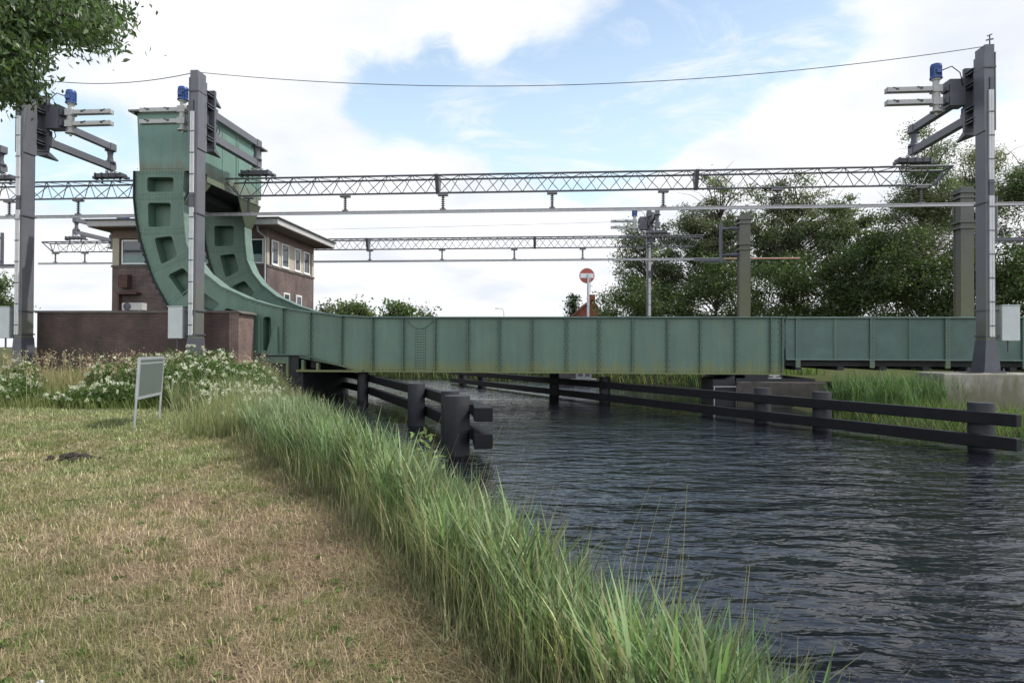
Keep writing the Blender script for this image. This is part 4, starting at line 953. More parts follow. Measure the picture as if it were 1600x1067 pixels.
# ------------------------------------------------------------------ trees
def tree(name, label, base, H, crown, n, size, cols, seed, cat='tree', nclump=40, trunk_r=.25, droop=0.0, clump=1.0, group=None, ratio=.55, zlow=None):
    """crown: list of (dx, dy, z, rx, ry, rz) ellipsoids relative to the base"""
    rng = np.random.default_rng(seed); base = Vector(base)
    o = thing(name, label, cat, base, 'w', group)
    m = MB(); top = H*.78
    tp = [Vector((0, 0, -.3))]
    for k in range(1, 7): tp.append(Vector((rng.normal()*.02*H*k/6, rng.normal()*.02*H*k/6, top*k/6)))
    m.path([base+p for p in tp], [trunk_r*(1-.13*k) for k in range(7)], 8)
    wts = np.array([c[3]*c[4]*c[5] for c in crown])**.8; wts /= wts.sum()
    cents = []
    for i in range(nclump):
        c = crown[rng.choice(len(crown), p=wts)]; v = rng.normal(size=3); v /= np.linalg.norm(v); r = rng.uniform(.35, 1)**.5
        cents.append(np.array(c[:3]) + v*r*np.array(c[3:]))
    cents = np.array(cents)
    for c in cents:
        z0 = max(.12*H, min(top*.97, c[2]-np.hypot(c[0], c[1])*rng.uniform(.5, 1.0))); k = z0/top*6; i = min(5, int(k)); st = tp[i].lerp(tp[i+1], k-i)
        e = Vector(c); mid = st.lerp(e, .5) + Vector((rng.normal()*.04*H, rng.normal()*.04*H, abs(rng.normal())*.03*H))
        r0 = trunk_r*(.30+.12*rng.random())
        m.path([base+st, base+st.lerp(mid, .6), base+mid.lerp(e, .35), base+e], [r0, r0*.7, r0*.45, r0*.12], 5)
        for _ in range(2):
            e2 = mid.lerp(e, .5) + Vector(rng.normal(size=3)*.07*H); m.path([base+mid, base+mid.lerp(e2, .6)+Vector((0, 0, .02*H)), base+e2], [r0*.4, r0*.25, r0*.08], 4)
    m.build('trunk', BARK, o)
    idx = rng.integers(0, nclump, n); cr_ = rng.uniform(.55, 1.3, nclump)*clump
    off = rng.normal(size=(n, 3))*[1, 1, .62]; off *= (cr_[idx]*.5)[:, None]
    pts = cents[idx] + off
    if droop: pts[:, 2] -= droop*np.abs(rng.normal(size=n))*(np.hypot(off[:, 0], off[:, 1]) > .3)
    if zlow is not None: pts[:, 2] = np.maximum(pts[:, 2], zlow + rng.random(n)*.4)
    ct = palette(rng, nclump, cols, .16)[idx]; tint = np.clip(ct*(1+rng.normal(size=(n, 1))*.18), .004, 1)
    V, Fc, T = leaves(pts, size*rng.uniform(.6, 1.35, n), rng, tint, ratio)
    quad_mesh('crown', V, Fc, LEAF, T, o)
    return o
DKG = [(0.0713, 0.1012, 0.0391), (0.0874, 0.1207, 0.0483), (0.0598, 0.0828, 0.0345), (0.1058, 0.1334, 0.0598)]
MDG = [(0.1239, 0.1593, 0.0767), (0.1475, 0.1829, 0.0944), (0.0944, 0.1239, 0.059)]
SLV = [(0.1552, 0.1782, 0.1035), (0.1265, 0.1495, 0.0805), (0.1725, 0.1898, 0.1207), (0.1035, 0.1265, 0.0633)]
def tz(px, py, d): return at(px, py, d).z
def tpx(name, label, px, d, ytop, pxw, n, cols, seed, size=.3, lobes=7, low=.3, **kw):
    b = at(px, 545, d); b.z = 0; H = tz(px, ytop, d); R = pxw/F*d/2
    rng = np.random.default_rng(seed+100); cr = []
    for k in range(lobes):
        u = rng.uniform(-1, 1); zc = rng.uniform(low, .86); w = max(.35, 1-abs(zc-.55)*.9)
        cr.append((u*R*.72*w, rng.uniform(-.6, .6)*R*.7, zc*H, R*.40, R*.42, H*.13))
    cr.append((0, 0, .86*H, R*.45, R*.45, H*.12)); cr.append((0, 0, .55*H, R*.75, R*.7, H*.25))
    return tree(name, label, b, H, cr, n, size, cols, seed, **kw)
GR = 'trees beyond the bridge on the right'
tpx('broadleaf_tree', 'airy rounded tree behind the far mast, leftmost of the right hand trees', 1015, 76, 328, 130, 22000, MDG, 1, .25, 12, .35, nclump=130, clump=1.15, group=GR)
tpx('broadleaf_tree', 'tall loose crowned tree rising left of the heavy post with two collars', 1118, 78, 266, 165, 31000, MDG+SLV, 2, .25, 16, .42, nclump=170, clump=1.1, group=GR)
tpx('broadleaf_tree', 'tall loose crowned tree with bare limbs showing, right of the heavy post with two collars', 1240, 77, 266, 200, 38000, MDG+SLV, 3, .25, 18, .42, nclump=190, clump=1.1, group=GR)
tpx('broadleaf_tree', 'lower dark tree between the loose crowns and the tall pale willow', 1325, 72, 305, 150, 32000, DKG+MDG, 4, .25, 9, .2, nclump=90, clump=1.2, group=GR)
tpx('willow_tree', 'tallest pale feathery tree beside the right bank mast arm', 1440, 66, 186, 195, 52000, SLV+MDG, 5, .26, 14, .2, nclump=110, droop=.5, clump=1.4, ratio=.35, group=GR)
tpx('willow_tree', 'pale feathery tree right behind the right bank mast', 1525, 70, 215, 130, 28000, SLV, 6, .26, 9, .2, nclump=60, droop=.5, clump=1.4, ratio=.35, group=GR)
tpx('willow_tree', 'pale feathery tree cut off by the right edge', 1612, 62, 225, 150, 32000, SLV+DKG, 7, .26, 10, .2, nclump=70, droop=.4, clump=1.4, ratio=.35, group=GR)
# dense understorey below them
def mass(name, label, rows, n, size, cols, seed, mat_=LEAF):
    rng = np.random.default_rng(seed); P = []
    for (px, d, ytop, pxw) in rows:
        b = at(px, 545, d); H = tz(px, ytop, d); R = pxw/F*d/2; k = int(n*pxw/sum(r[3] for r in rows))
        nc = 26; c = np.stack([rng.uniform(-1, 1, nc)*R, rng.uniform(-1, 1, nc)*R*.6, rng.uniform(.05, 1, nc)*H*.92], 1); c[:, 2] *= np.sqrt(np.clip(1-(c[:, 0]/R)**2*.45, 0, 1))
        i = rng.integers(0, nc, k); P.append(np.array([b.x, b.y, 0]) + c[i] + rng.normal(size=(k, 3))*[.75, .75, .55])
    P = np.concatenate(P); P = P[P[:, 2] > ground_z(P[:, 0], P[:, 1])-.1]; k = len(P)
    V, Fc, T = leaves(P, size*rng.uniform(.6, 1.4, k), rng, palette(rng, k, cols, .25), .6)
    o = quad_mesh(name, V, Fc, mat_, T); o['kind'] = 'stuff'; o['label'] = label; return o
mass('undergrowth', 'dark tangled shrubs below the trees on the right bank', [(985, 72, 415, 90), (1050, 70, 415, 110), (1120, 70, 385, 120), (1200, 68, 390, 120), (1280, 66, 370, 130), (1360, 64, 345, 130), (1440, 60, 345, 120), (1520, 58, 380, 120), (1600, 56, 350, 140), (1690, 54, 360, 140), (1000, 84, 455, 110), (1090, 84, 450, 120), (1180, 84, 445, 120), (1270, 82, 440, 120), (1360, 80, 430, 130)],
     175000, .25, DKG+[(.04, .07, .018), (.09, .105, .032)], 21)
# small far trees on the left of the bridge
GF = 'small far trees over the girder'
tpx('broadleaf_tree', 'far bluish green tree against the right wall of the signal house', 505, 130, 470, 40, 2500, [(.11, .13, .08)], 31, .7, 5, nclump=25, clump=2, group=GF)
tpx('broadleaf_tree', 'far bushy green tree over the girder, left of the rounded one', 555, 120, 474, 64, 3500, [(.10, .13, .05)], 32, .6, 6, nclump=30, clump=2, group=GF)
tpx('broadleaf_tree', 'far rounded dense green tree over the girder', 614, 115, 470, 64, 4500, [(.085, .125, .045)], 33, .6, 6, nclump=40, clump=2.2, group=GF)
tpx('broadleaf_tree', 'far low bluish tree over the girder, right of the rounded one', 672, 140, 484, 52, 2500, [(.12, .14, .09)], 34, .7, 5, nclump=25, clump=2, group=GF)
tpx('broadleaf_tree', 'far tree at the left edge behind the leftmost mast', -6, 80, 428, 50, 5000, MDG, 35, .4, 6, nclump=40, clump=1.6)
tpx('conifer_tree', 'small dark conifer beside the red brick house gable', 897, 96, 458, 18, 2600, [(.05, .08, .035)], 36, .35, 5, .15, nclump=30, clump=.9)
tpx('shrub', 'yellow green shrub at the right end of the red brick house', 953, 84, 480, 22, 1500, [(.12, .13, .03)], 37, .35, 4, .2, nclump=16, clump=.9, cat='shrub')

# overhanging tree at the upper left
def near_tree():
    rng = np.random.default_rng(77); base = Vector((-8.6, 7.6, 0))
    o = thing('ash_tree', 'leafy branch of a near tree hanging into the upper left corner', 'tree', base, 'w')
    m = MB(); m.path([base+Vector(p) for p in ((0, 0, -.3), (.05, .1, 2), (.1, .05, 4.2), (.1, 0, 6.5), (.2, .1, 8.5))], [.26, .22, .19, .14, .06], 10)
    tips = []
    # hanging sprays: (px, py, depth)
    ctl = [(20, 10), (60, 15), (100, 20), (140, 18), (175, 30), (190, 15), (180, 45), (150, 50), (165, 62), (120, 45), (90, 60), (60, 50), (25, 45), (48, 85), (40, 95), (20, 80), (45, 120), (15, 120), (35, 138), (8, 142), (40, 70), (-30, 60), (-30, 120), (-60, 20), (-40, 160), (110, -20), (170, -20), (30, -30), (50, 30), (95, 40), (130, 35), (10, 100), (30, 135), (5, 135), (-10, 100), (10, 148), (32, 140), (120, 10), (150, 25), (80, 5), (160, 40)]
    for (px, py) in ctl:
        e = at(px, py, rng.uniform(6.4, 8.2)); st = base + Vector((.1, .05, rng.uniform(4.0, 6.0))); mid = st.lerp(e, .55) + Vector((0, 0, .45)); m.path([st, mid, e.lerp(mid, .25)+Vector((0, 0, .08)), e], [.05, .03, .016, .005], 5); tips.append((mid, e))
    for k in range(30):     # rest of the crown, outside the frame
        v = Vector(rng.normal(size=3)*[1.8, 1.8, 1.0]); e = base + Vector((-1, .3, 7.6)) + v; st = base + Vector((.1, .05, rng.uniform(5, 7.5))); m.path([st, st.lerp(e, .5)+Vector((0, 0, .2)), e], [.07, .04, .01], 5)
        if at(0, 0, e.y).x > e.x + .3: tips.append((st.lerp(e, .6), e))
    m.build('trunk', BARK, o)
    C, D, S = [], [], []
    for mid, e in tips:
        n = 330
        u = rng.random(n)**.6; p = np.array(mid)[None]*(1-u[:, None]) * .55 + np.array(mid)[None]*.0 + 0
        a = np.array(mid)*.3 + np.array(e)*.7; p = a + (np.array(e)-a)*u[:, None] + rng.normal(size=(n, 3))*[.13, .13, .10]
        C.append(p); D.append(np.array([.25, 0, -.75]) + rng.normal(size=(n, 3))*.5); S.append(rng.uniform(.06, .105, n))
    C = np.concatenate(C); D = np.concatenate(D); S = np.concatenate(S)
    V, Fc, T = leaves(C, S, rng, palette(rng, len(C), [(.08, .125, .045), (.10, .148, .058), (.06, .098, .034), (.125, .17, .078)], .2), .38, dirs=D)
    quad_mesh('crown', V, Fc, LEAFN, T, o)
near_tree()

# ------------------------------------------------------------------ grass, reeds and scrub
def lx(y): return np.interp(y, L_Y, L_X)
def wx(y): return np.interp(y, W_Y, W_X)
def inv_y(rng, n, y0, y1, p=1.0):
    u = rng.random(n); return 1/(1/y0 - u*(1/y0-1/y1)) if p == 1 else y0*(y1/y0)**u
def inpoly(x, y, P):
    P = np.array(P); Q = np.roll(P, -1, axis=0); c = np.zeros(x.shape, bool)
    for a, b in zip(P, Q): c ^= ((a[1] > y) != (b[1] > y)) & (x < (b[0]-a[0])*(y-a[1])/(b[1]-a[1]+1e-12) + a[0])
    return c
def lawn():
    rng = np.random.default_rng(5); parts = []
    n = 110000; y = inv_y(rng, n, 2.3, 18.8, 0); u = rng.random(n); xl = -.80*y-.6; x = xl + (lx(y)-.05+rng.normal(size=n)*.12-xl)*u
    keep = (y < 18 + .6*np.sin(x*1.3)) & ~inpoly(x, y, pp)
    x, y = x[keep], y[keep]; n = len(x)
    t = lawn_tint(x, y); z = ground_z(x, y)
    kind = rng.random(n); flat = kind < .5
    straw = palette(rng, n, [(.40, .32, .19), (.30, .23, .13), (.21, .15, .09), (.35, .29, .17), (.14, .10, .06)], .15)
    gr = np.clip(t*1.15*(1+rng.normal(size=(n, 1))*.25), .01, 1)
    tint = np.where(flat[:, None], straw*np.array([.72, .75, .80]) + t*.45, gr*1.0)*np.exp(rng.normal(size=(n, 1))*.25)
    h = np.where(flat, rng.uniform(.05, .16, n), rng.uniform(.025, .075, n)*(1+.6*(t[:, 1] > t[:, 0]))); w = np.maximum(.005, y*.00115)*rng.uniform(.7, 1.3, n)
    lean = np.where(flat, rng.uniform(1.2, 1.52, n), rng.uniform(0, .7, n))
    parts.append(blades(np.stack([x, y, z+.005], 1), h, w, rng.uniform(0, 6.28, n), lean, rng.uniform(0, .6, n), tint, 2))
    # greener tufts
    k = 620; ty = inv_y(rng, k, 2.6, 16, 0); txl = -.78*ty; tx = txl + (lx(ty)-.2-txl)*rng.random(k)**1.25; m = 60
    bx = np.repeat(tx, m) + rng.normal(size=k*m)*.07; by = np.repeat(ty, m) + rng.normal(size=k*m)*.07
    col = np.repeat(palette(rng, k, [(.13, .18, .05), (.20, .22, .08), (.25, .22, .11), (.17, .20, .07)], .12), m, 0)
    parts.append(blades(np.stack([bx, by, ground_z(bx, by)], 1), rng.uniform(.04, .10, k*m), np.maximum(.003, by*.0005), rng.uniform(0, 6.28, k*m), rng.uniform(0, .6, k*m), rng.uniform(0, .8, k*m), col*(1+rng.normal(size=(k*m, 1))*.15), 2))
    # broad leaved weeds pressed into the turf
    k = 170; ty = inv_y(rng, k, 2.6, 13, 0); txl = -.78*ty; tx = txl + (lx(ty)-.3-txl)*rng.random(k)**1.6; m_ = 9
    a = rng.uniform(0, 6.28, k*m_); rr = rng.uniform(.01, .06, k*m_); bx = np.repeat(tx, m_) + rr*np.cos(a); by = np.repeat(ty, m_) + rr*np.sin(a)
    parts.append(leaves(np.stack([bx, by, ground_z(bx, by)+.02], 1), rng.uniform(.03, .07, k*m_), rng, palette(rng, k*m_, [(.12, .18, .05), (.16, .21, .07), (.10, .15, .05)], .15), .5, .25))
    # raked clippings along the reed edge
    n = 16000; y = inv_y(rng, n, 2.3, 12, 0); x = lx(y) - np.abs(rng.normal(size=n))*.28 + .18
    parts.append(blades(np.stack([x, y, ground_z(x, y)+rng.uniform(.0, .06, n)], 1), rng.uniform(.12, .34, n), np.maximum(.0035, y*.0005), rng.uniform(0, 6.28, n), rng.uniform(1.1, 1.62, n), rng.uniform(-.3, .5, n), palette(rng, n, [(.34, .27, .16), (.22, .165, .10), (.27, .22, .13), (.16, .17, .07)], .2), 3))
    V, Fc, T = merge(parts); o = quad_mesh('mown_grass', V, Fc, GRASS, np.clip(T, .005, 1)); o['kind'] = 'stuff'; o['label'] = 'dry mown grass with straw clippings on the bank'
lawn()
def reed_plants(rng, base, h, az, tints, leafn=8, lw=.021, llen=.42, sag=.8):
    """reed stems with lance leaves"""
    n = len(base); parts = []; lean = np.abs(rng.normal(size=n))*.10; bend = rng.uniform(0, .25, n)
    parts.append(blades(base, h, np.maximum(.006, base[:, 1]*.0006), az, lean, bend, tints*.9, 3, .7))
    for k in range(leafn):
        u = .28 + .72*(k+.5)/leafn + rng.normal(size=n)*.03; u = np.clip(u, .1, 1.0)
        hor = h*(np.sin(lean)*u + np.sin(bend)*u*u*.5*np.cos(lean)); ver = h*(np.cos(lean)*u - (1-np.cos(bend))*u*u*.6)
        p = base + np.stack([np.cos(az)*hor, np.sin(az)*hor, ver], 1)
        a2 = az*0 + rng.uniform(0, 6.28, n)
        L = llen*rng.uniform(.6, 1.25, n)*(1.15-.5*np.abs(u-.6))
        parts.append(blades(p, L, np.maximum(lw, base[:, 1]*.0011)*rng.uniform(.7, 1.2, n), a2, rng.uniform(.15, .6, n)*(1.25-u*.6), rng.uniform(.2, sag, n), np.clip(tints*(1+rng.normal(size=(n, 1))*.15), .01, 1), 3))
    return merge(parts)
def reeds():
    rng = np.random.default_rng(9); parts = []
    # band between lawn edge and water edge
    n = 6000; y = inv_y(rng, n, 2.2, 19, 0); u = rng.random(n)**.85; x = lx(y)+.22 + (wx(y)+.12-lx(y)-.22)*u + rng.normal(size=n)*.07
    kp = rng.random(n) < np.clip(1.25-(y-9)/9, .25, 1); x, y, u = x[kp], y[kp], u[kp]; n = len(x)
    z = ground_z(x, y); h = rng.uniform(.75, 1.15, n)*(.62+.62*u)*np.clip(1.1-.066*(y-6), .42, 1)*np.clip(.66 + (y-2)*.055, .66, .88); az = rng.uniform(0, 6.28, n)
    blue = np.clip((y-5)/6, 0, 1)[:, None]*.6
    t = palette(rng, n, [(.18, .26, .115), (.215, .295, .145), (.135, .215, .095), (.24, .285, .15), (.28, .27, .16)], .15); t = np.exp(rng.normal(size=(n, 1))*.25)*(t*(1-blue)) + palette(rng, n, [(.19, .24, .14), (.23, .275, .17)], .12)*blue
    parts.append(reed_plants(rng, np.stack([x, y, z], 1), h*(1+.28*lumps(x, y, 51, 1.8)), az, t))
    # long fine grass filling the band
    n = 34000; y = inv_y(rng, n, 2.2, 21, 0); u = rng.random(n); x = lx(y)+.02 + (wx(y)+.1-lx(y))*u + rng.normal(size=n)*.05
    inner = rng.random(n) < .10; x = np.where(inner, lx(y)-np.abs(rng.normal(size=n))*.11, x); z = ground_z(x, y); t = np.exp(rng.normal(size=(n, 1))*.28)*palette(rng, n, [(.18, .22, .09), (.22, .255, .115), (.135, .175, .07), (.28, .285, .15), (.36, .32, .19), (.30, .285, .16)], .18)
    parts.append(blades(np.stack([x, y, z], 1), rng.uniform(.3, .85, n)*np.where(inner, .22, np.where(u < .2, .75, 1))*np.clip(1.1-.07*(y-7), .45, 1)*(1+.3*lumps(x, y, 50, 2.2)), np.maximum(.007, y*.0011), rng.uniform(0, 6.28, n), np.abs(rng.normal(size=n))*.13, rng.uniform(.05, .75, n), t, 4))
    # dry seed stalks
    n = 700; y = inv_y(rng, n, 2.6, 16, 0); x = lx(y)+.25 + (wx(y)-lx(y)-.2)*rng.random(n); z = ground_z(x, y)
    parts.append(blades(np.stack([x, y, z], 1), rng.uniform(.85, 1.3, n)*np.clip(1.15-.03*y, .6, 1), np.maximum(.005, y*.0007), rng.uniform(-.6, 1.2, n), np.abs(rng.normal(size=n))*.12, rng.uniform(.1, .5, n), palette(rng, n, [(.36, .30, .17), (.28, .25, .12)], .1), 4, .6))
    V, Fc, T = merge(parts); o = quad_mesh('reeds', V, Fc, GRASS, np.clip(T, .005, 1)); o['kind'] = 'stuff'; o['label'] = 'tall green reeds and grass along the near bank'
    # a loose clump of tall dry reed by the near fender pile
    rng = np.random.default_rng(19); n = 46; y = rng.uniform(6.0, 8.6, n); x = wx(y)-.1 + rng.normal(size=n)*.18; z = np.maximum(ground_z(x, y), WZ-.2)
    V, Fc, T = blades(np.stack([x, y, z], 1), rng.uniform(1.3, 1.85, n), .012, rng.uniform(-.4, .6, n)+np.pi*(rng.random(n) < .4), np.abs(rng.normal(size=n))*.12, rng.uniform(.1, .5, n), palette(rng, n, [(.34, .28, .16), (.26, .21, .11)], .1), 5, .5)
    m2 = np.repeat(np.stack([x, y, z], 1), 1, 0)
    o = quad_mesh('dry_reeds', V, Fc, GRASS, T); o['kind'] = 'stuff'; o['label'] = 'dry straw coloured reed stalks standing over the water edge'
reeds()
def meadow():
    rng = np.random.default_rng(15); parts = []
    n = 42000; y = rng.uniform(18.2, 31.5, n)**1.0; x = -27 + (np.minimum(lx(y)+.4, -4)+27)*rng.random(n); keep = x > -.82*y-1; x, y = x[keep], y[keep]; n = len(x)
    z = ground_z(x, y); dry = np.clip(.5+.6*lumps(x, y, 30, .5) + np.clip((y-21)/6, -.3, .5), 0, 1)[:, None]
    t = palette(rng, n, [(.12, .17, .045), (.16, .20, .06), (.09, .13, .035)], .2)*(1-dry) + palette(rng, n, [(.38, .33, .19), (.30, .28, .13), (.34, .27, .17), (.25, .22, .10)], .15)*dry
    h = rng.uniform(.3, .85, n)*np.clip(.45+(y-18)/7, .4, 1.15)
    parts.append(blades(np.stack([x, y, z], 1), h, rng.uniform(.014, .026, n), rng.uniform(0, 6.28, n), np.abs(rng.normal(size=n))*.22, rng.uniform(.1, 1.0, n), t, 3))
    n = 16000; y = rng.uniform(17.5, 32, n); x = lx(y)-1.5 + (wx(y)+.3-lx(y)+1.5)*rng.random(n); z = np.maximum(ground_z(x, y), WZ-.05)
    parts.append(blades(np.stack([x, y, z], 1), rng.uniform(.5, 1.25, n), rng.uniform(.018, .032, n), rng.uniform(0, 6.28, n), np.abs(rng.normal(size=n))*.2, rng.uniform(.2, 1.1, n), palette(rng, n, [(.17, .22, .10), (.20, .25, .14), (.23, .26, .12), (.30, .29, .16)], .18), 3))
    n = 9000; y = rng.uniform(12.5, 21, n); x = lx(y) + .1 + rng.normal(size=n)*.55 + rng.random(n)*1.6*np.clip((y-13)/5, 0, 1); z = ground_z(x, y)
    parts.append(blades(np.stack([x, y, z], 1), rng.uniform(.3, .95, n)*(1+.3*lumps(x, y, 52, 1.6)), rng.uniform(.010, .018, n), rng.uniform(0, 6.28, n), np.abs(rng.normal(size=n))*.2, rng.uniform(.1, .9, n), palette(rng, n, [(.34, .31, .18), (.28, .28, .13), (.22, .25, .11), (.19, .235, .12)], .16), 3))
    # seed-head panicles
    n = 520; y = rng.uniform(19, 31, n); x = -26 + (-8.5+26)*rng.random(n); z = ground_z(x, y); hh = rng.uniform(.9, 1.5, n); az = rng.uniform(0, 6.28, n); tt = palette(rng, n, [(.36, .29, .19), (.27, .18, .13), (.40, .35, .23)], .12)
    parts.append(blades(np.stack([x, y, z], 1), hh, .014, az, np.abs(rng.normal(size=n))*.1, rng.uniform(0, .3, n), tt, 3, .4))
    k = 9; P = np.repeat(np.stack([x, y, z+hh*.93], 1), k, 0) + rng.normal(size=(n*k, 3))*[.05, .05, .12]
    V, Fc, T = leaves(P, .09*rng.uniform(.6, 1.3, n*k), rng, np.repeat(tt, k, 0), .5); parts.append((V, Fc, T))
    V, Fc, T = merge(parts); o = quad_mesh('meadow_grass', V, Fc, GRASS, np.clip(T, .005, 1)); o['kind'] = 'stuff'; o['label'] = 'long wild grass in front of the brick wall'
meadow()
def scrub():
    rng = np.random.default_rng(25); Lp, Ls, Fp = [], [], []
    mounds = []
    for px, d, top, pw in ((95, 19.4, .35, 60), (140, 19.2, .5, 90), (190, 19.3, .85, 90), (225, 20.2, 1.15, 90), (275, 19.2, 1.2, 90), (320, 18.9, 1.25, 90), (365, 19.6, 1.2, 90), (300, 21.5, 1.35, 120), (390, 22, 1.25, 90), (425, 23.5, 1.2, 80), (180, 22.5, 1.2, 100), (335, 17.6, .8, 60), (20, 22.5, .8, 110), (440, 21, .55, 60), (470, 24.5, .7, 50), (405, 19, .85, 70), (360, 17.2, .75, 60), (445, 23, .8, 60), (385, 16.5, .45, 50), (30, 20, .7, 90), (420, 16.8, .55, 50), (455, 18.5, .55, 50), (480, 21, .5, 40), (35, 24, 1.0, 80), (330, 23.5, 1.5, 120), (240, 23.5, 1.5, 120)):
        b = at(px, 545, d); mounds.append((b.x, b.y, top, pw/F*d/2))
    for mx_, my_, top, R in mounds:
        n = int(4200*min(1.3, R*top)) + 800; a = rng.uniform(0, 6.28, n); rr = np.sqrt(rng.random(n)); x = mx_ + R*rr*np.cos(a); y = my_ + .75*R*rr*np.sin(a)
        hh = top*np.sqrt(np.clip(1-rr**2*.9, 0, 1))*(1+.25*lumps(x, y, 40, 3)); gz_ = ground_z(x, y); u = rng.random(n)**.55
        Lp.append(np.stack([x, y, gz_+hh*u], 1)); Ls.append(rng.uniform(.04, .095, n))
        k = int(38*R*max(top, .5))+6; a = rng.uniform(0, 6.28, k); rr = np.sqrt(rng.random(k)); x = mx_ + R*rr*np.cos(a); y = my_ - .1 + .75*R*rr*np.sin(a)
        hh = top*np.sqrt(np.clip(1-rr**2*.9, 0, 1))*(1+.25*lumps(x, y, 40, 3)); Fp.append(np.stack([x, y, ground_z(x, y)+hh*rng.uniform(.62, 1.12, k)+.03], 1))
    Lp, Ls, Fp = np.concatenate(Lp), np.concatenate(Ls), np.concatenate(Fp); n = len(Lp)
    V, Fc, T = leaves(Lp, Ls, rng, palette(rng, n, [(.08, .135, .035), (.10, .16, .045), (.065, .11, .03), (.13, .18, .07)], .2), .55)
    ns = 900; y = rng.uniform(13, 24, ns); x = lx(y) - .6 + rng.random(ns)*(wx(y)-lx(y)+.6); Fs = np.stack([x, y, ground_z(x, y)+rng.uniform(.3, .85, ns)*np.clip(1.3-.02*y, .5, 1)], 1)
    n0 = len(Fp); Fp = np.concatenate([Fp, Fs[rng.random(ns) < .55+.6*lumps(x, y, 60, 1.1)]])
    # umbels: flat heads of many small petals
    k = 26; nf = len(Fp); a = rng.uniform(0, 6.28, nf*k); hs_ = rng.uniform(.03, .10, nf); hs_[n0:] = rng.uniform(.015, .045, nf-n0); rad = np.sqrt(rng.random(nf*k))*np.repeat(hs_, k)
    C = np.repeat(Fp, k, 0) + np.stack([rad*np.cos(a), rad*np.sin(a), rng.normal(size=nf*k)*.025 - rad*.25], 1)
    V2, F2, T2 = leaves(C, .042*rng.uniform(.7, 1.3, nf*k)*np.where(np.repeat(np.arange(nf), k) < n0, 1, .6), rng, palette(rng, nf*k, [(.62, .62, .50), (.54, .56, .40), (.68, .68, .60)], .07), .9)
    V, Fc, T = merge([(V, Fc, T), (V2, F2, T2)])
    o = quad_mesh('flowering_scrub', V, Fc, PETAL, np.clip(T, .005, 1)); o['kind'] = 'stuff'; o['label'] = 'white flowering scrub around the notice board'
scrub()
def bank_grass(name, label, n, xr, yr, hr, wr, cols, seed, cond=None):
    rng = np.random.default_rng(seed); x = rng.uniform(*xr, n); y = rng.uniform(*yr, n); d = sdist(x, y); k = (d > -.05) & (d < 5)
    if cond is not None: k &= cond(x, y)
    x, y = x[k], y[k]; n = len(x); z = ground_z(x, y)
    dens = lumps(x, y, seed+1, .9); h = rng.uniform(*hr, n)*(1+.35*dens)
    V, Fc, T = blades(np.stack([x, y, z], 1), h, rng.uniform(*wr, n), rng.uniform(0, 6.28, n), np.abs(rng.normal(size=n))*.25, rng.uniform(.2, 1.2, n), palette(rng, n, cols, .2), 3)
    o = quad_mesh(name, V, Fc, GRASS, np.clip(T, .005, 1)); o['kind'] = 'stuff'; o['label'] = label
bank_grass('bank_grass', 'reeds and long grass on the right bank below the approach span', 30000, (11.5, 26), (18, 36), (.25, .75), (.02, .035), [(.11, .175, .055), (.15, .22, .08), (.075, .12, .04), (.20, .215, .085)], 61, lambda x, y: ~((np.abs((x-BO.x)*CS+(y-BO.y)*SN-(sp0+sp1)/2) < (sp1-sp0)/2) & (y > 29)))
bank_grass('far_bank_grass', 'green reeds on the far bank under the bridge', 30000, (-30, 24), (44, 70), (.5, 1.5), (.04, .08), [(.17, .25, .07), (.23, .28, .09), (.13, .19, .055)], 62)
# single plants in the reeds
def leafy(px, py, d, h, label, seed, col, flowers=None):
    rng = np.random.default_rng(seed); p = at(px, py, d); g = float(ground_z(p.x, p.y)); H = max(.5, p.z-g); o = thing('dock_plant' if flowers is None else 'ragwort_plant', label, 'plant', (p.x, p.y, g), 'w')
    m = MB(); tips = []
    for k in range(5):
        e = Vector((p.x+rng.normal()*.12, p.y+rng.normal()*.12, g+H*rng.uniform(.75, 1.05))); m.path([(p.x+rng.normal()*.03, p.y, g-.05), ((p.x+e.x)/2, (p.y+e.y)/2, g+H*.5), e], [.012, .009, .004], 5); tips.append(e)
    m.build('stem', mat('stem_green', (.12, .16, .05), .7), o)
    C = np.concatenate([np.array([p.x, p.y, g])*(1-u) + np.array(e)*u + rng.normal(size=(1, 3))*[.10, .10, .03] for e in tips for u in rng.uniform(.3, 1.05, 48)])
    V, Fc, T = leaves(C, rng.uniform(.09, .19, len(C)), rng, palette(rng, len(C), col, .15), .36); quad_mesh('foliage', V, Fc, GRASS, T, o, ).location = (0, 0, 0)
    if flowers:
        C = np.concatenate([np.array(e) + rng.normal(size=(26, 3))*[.07, .07, .02] for e in tips]); V, Fc, T = leaves(C, .05, rng, palette(rng, len(C), flowers, .1), .9); quad_mesh('flower_head', V, Fc, PETAL, T, o)
    return o
def fix_children(o):
    """meshes made in world coordinates become children at the thing's place"""
    for ch in o.children:
        if ch.data and 'tint' in [a.name for a in ch.data.color_attributes]: ch.matrix_parent_inverse = Matrix.Translation(-o.location)
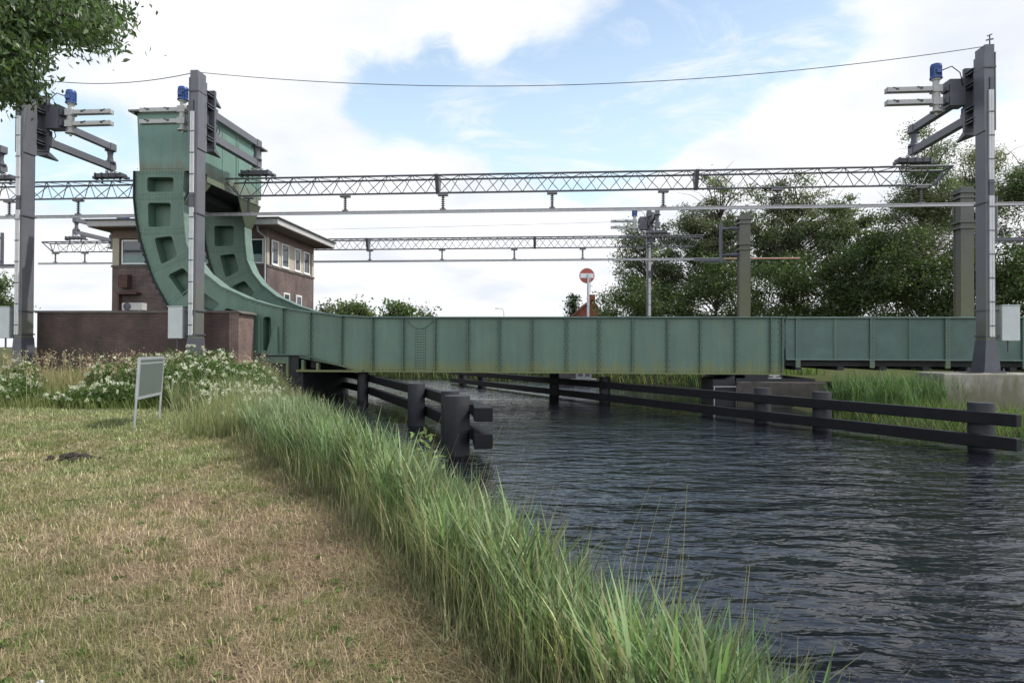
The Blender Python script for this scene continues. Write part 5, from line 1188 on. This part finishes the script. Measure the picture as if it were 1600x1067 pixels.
fix_list = [leafy(655, 692, 9.6, 1.2, 'pale broad leaved plant standing out of the reeds below the near fender pile', 81, [(.22, .27, .09), (.18, .25, .08)]),
            leafy(602, 770, 7.4, .8, 'yellow green leafy stalk among the reeds at the edge of the mown grass', 82, [(.20, .25, .07), (.24, .27, .09)]),
            leafy(535, 657, 13.0, .9, 'small yellow flowered weed at the water edge before the fender', 83, [(.14, .19, .06)], [(.62, .50, .02), (.55, .42, .02)])]
rng = np.random.default_rng(91); mp_ = at(115, 718, 10.2); gz0 = float(ground_z(mp_.x, mp_.y)); m = MB()
for k in range(34):
    a, r = rng.uniform(0, 6.28), abs(rng.normal())*.13; s_ = rng.uniform(.03, .07); c = Vector((mp_.x+r*math.cos(a)*1.7, mp_.y+r*math.sin(a), gz0+.01+max(0, .07-r*.25)))
    m.lathe(c, [(s_*.5, -.02), (s_, .0), (s_*.8, s_*.5), (s_*.2, s_*.8)], 6)
tag(m.build('molehill', SOIL, None, (mp_.x, mp_.y, gz0), 'w'), 'low dark molehill of loose soil in the mown grass', 'molehill')
sp_ = at(63, 1062, 3.27); m = MB(); m.lathe((sp_.x, sp_.y, float(ground_z(sp_.x, sp_.y))), [(.012, -.01), (.02, .012), (.017, .02), (.006, .026)], 7); tag(m.build('stone', PORC, None, (sp_.x, sp_.y, 0), 'w', smooth=True), 'tiny white stone in the dry grass by the lower edge', 'stone')
for o in scene.objects:
    if o.type == 'EMPTY' and o.get('category') in ('plant',) or o.name == 'ash_tree': fix_children(o)
def tall_reeds():
    rng = np.random.default_rng(71); n = 420; c = [(13.9, 28.2, 1.0), (15.5, 28.6, 1.1), (17, 28.3, 1.1), (14.6, 26.6, .8)]
    i = rng.integers(0, len(c), n); C = np.array(c)[i]; x = C[:, 0] + rng.normal(size=n)*C[:, 2]*.6; y = C[:, 1] + rng.normal(size=n)*.5; z = ground_z(x, y)
    V, Fc, T = reed_plants(rng, np.stack([x, y, z], 1), rng.uniform(.7, 1.45, n), rng.uniform(0, 6.28, n), palette(rng, n, [(.12, .19, .08), (.14, .21, .09), (.10, .16, .06)], .15), 8, .025, .5)
    o = quad_mesh('tall_reeds', V, Fc, GRASS, np.clip(T, .005, 1)); o['kind'] = 'stuff'; o['label'] = 'tall reeds between the masonry pier and the concrete footing'
tall_reeds()
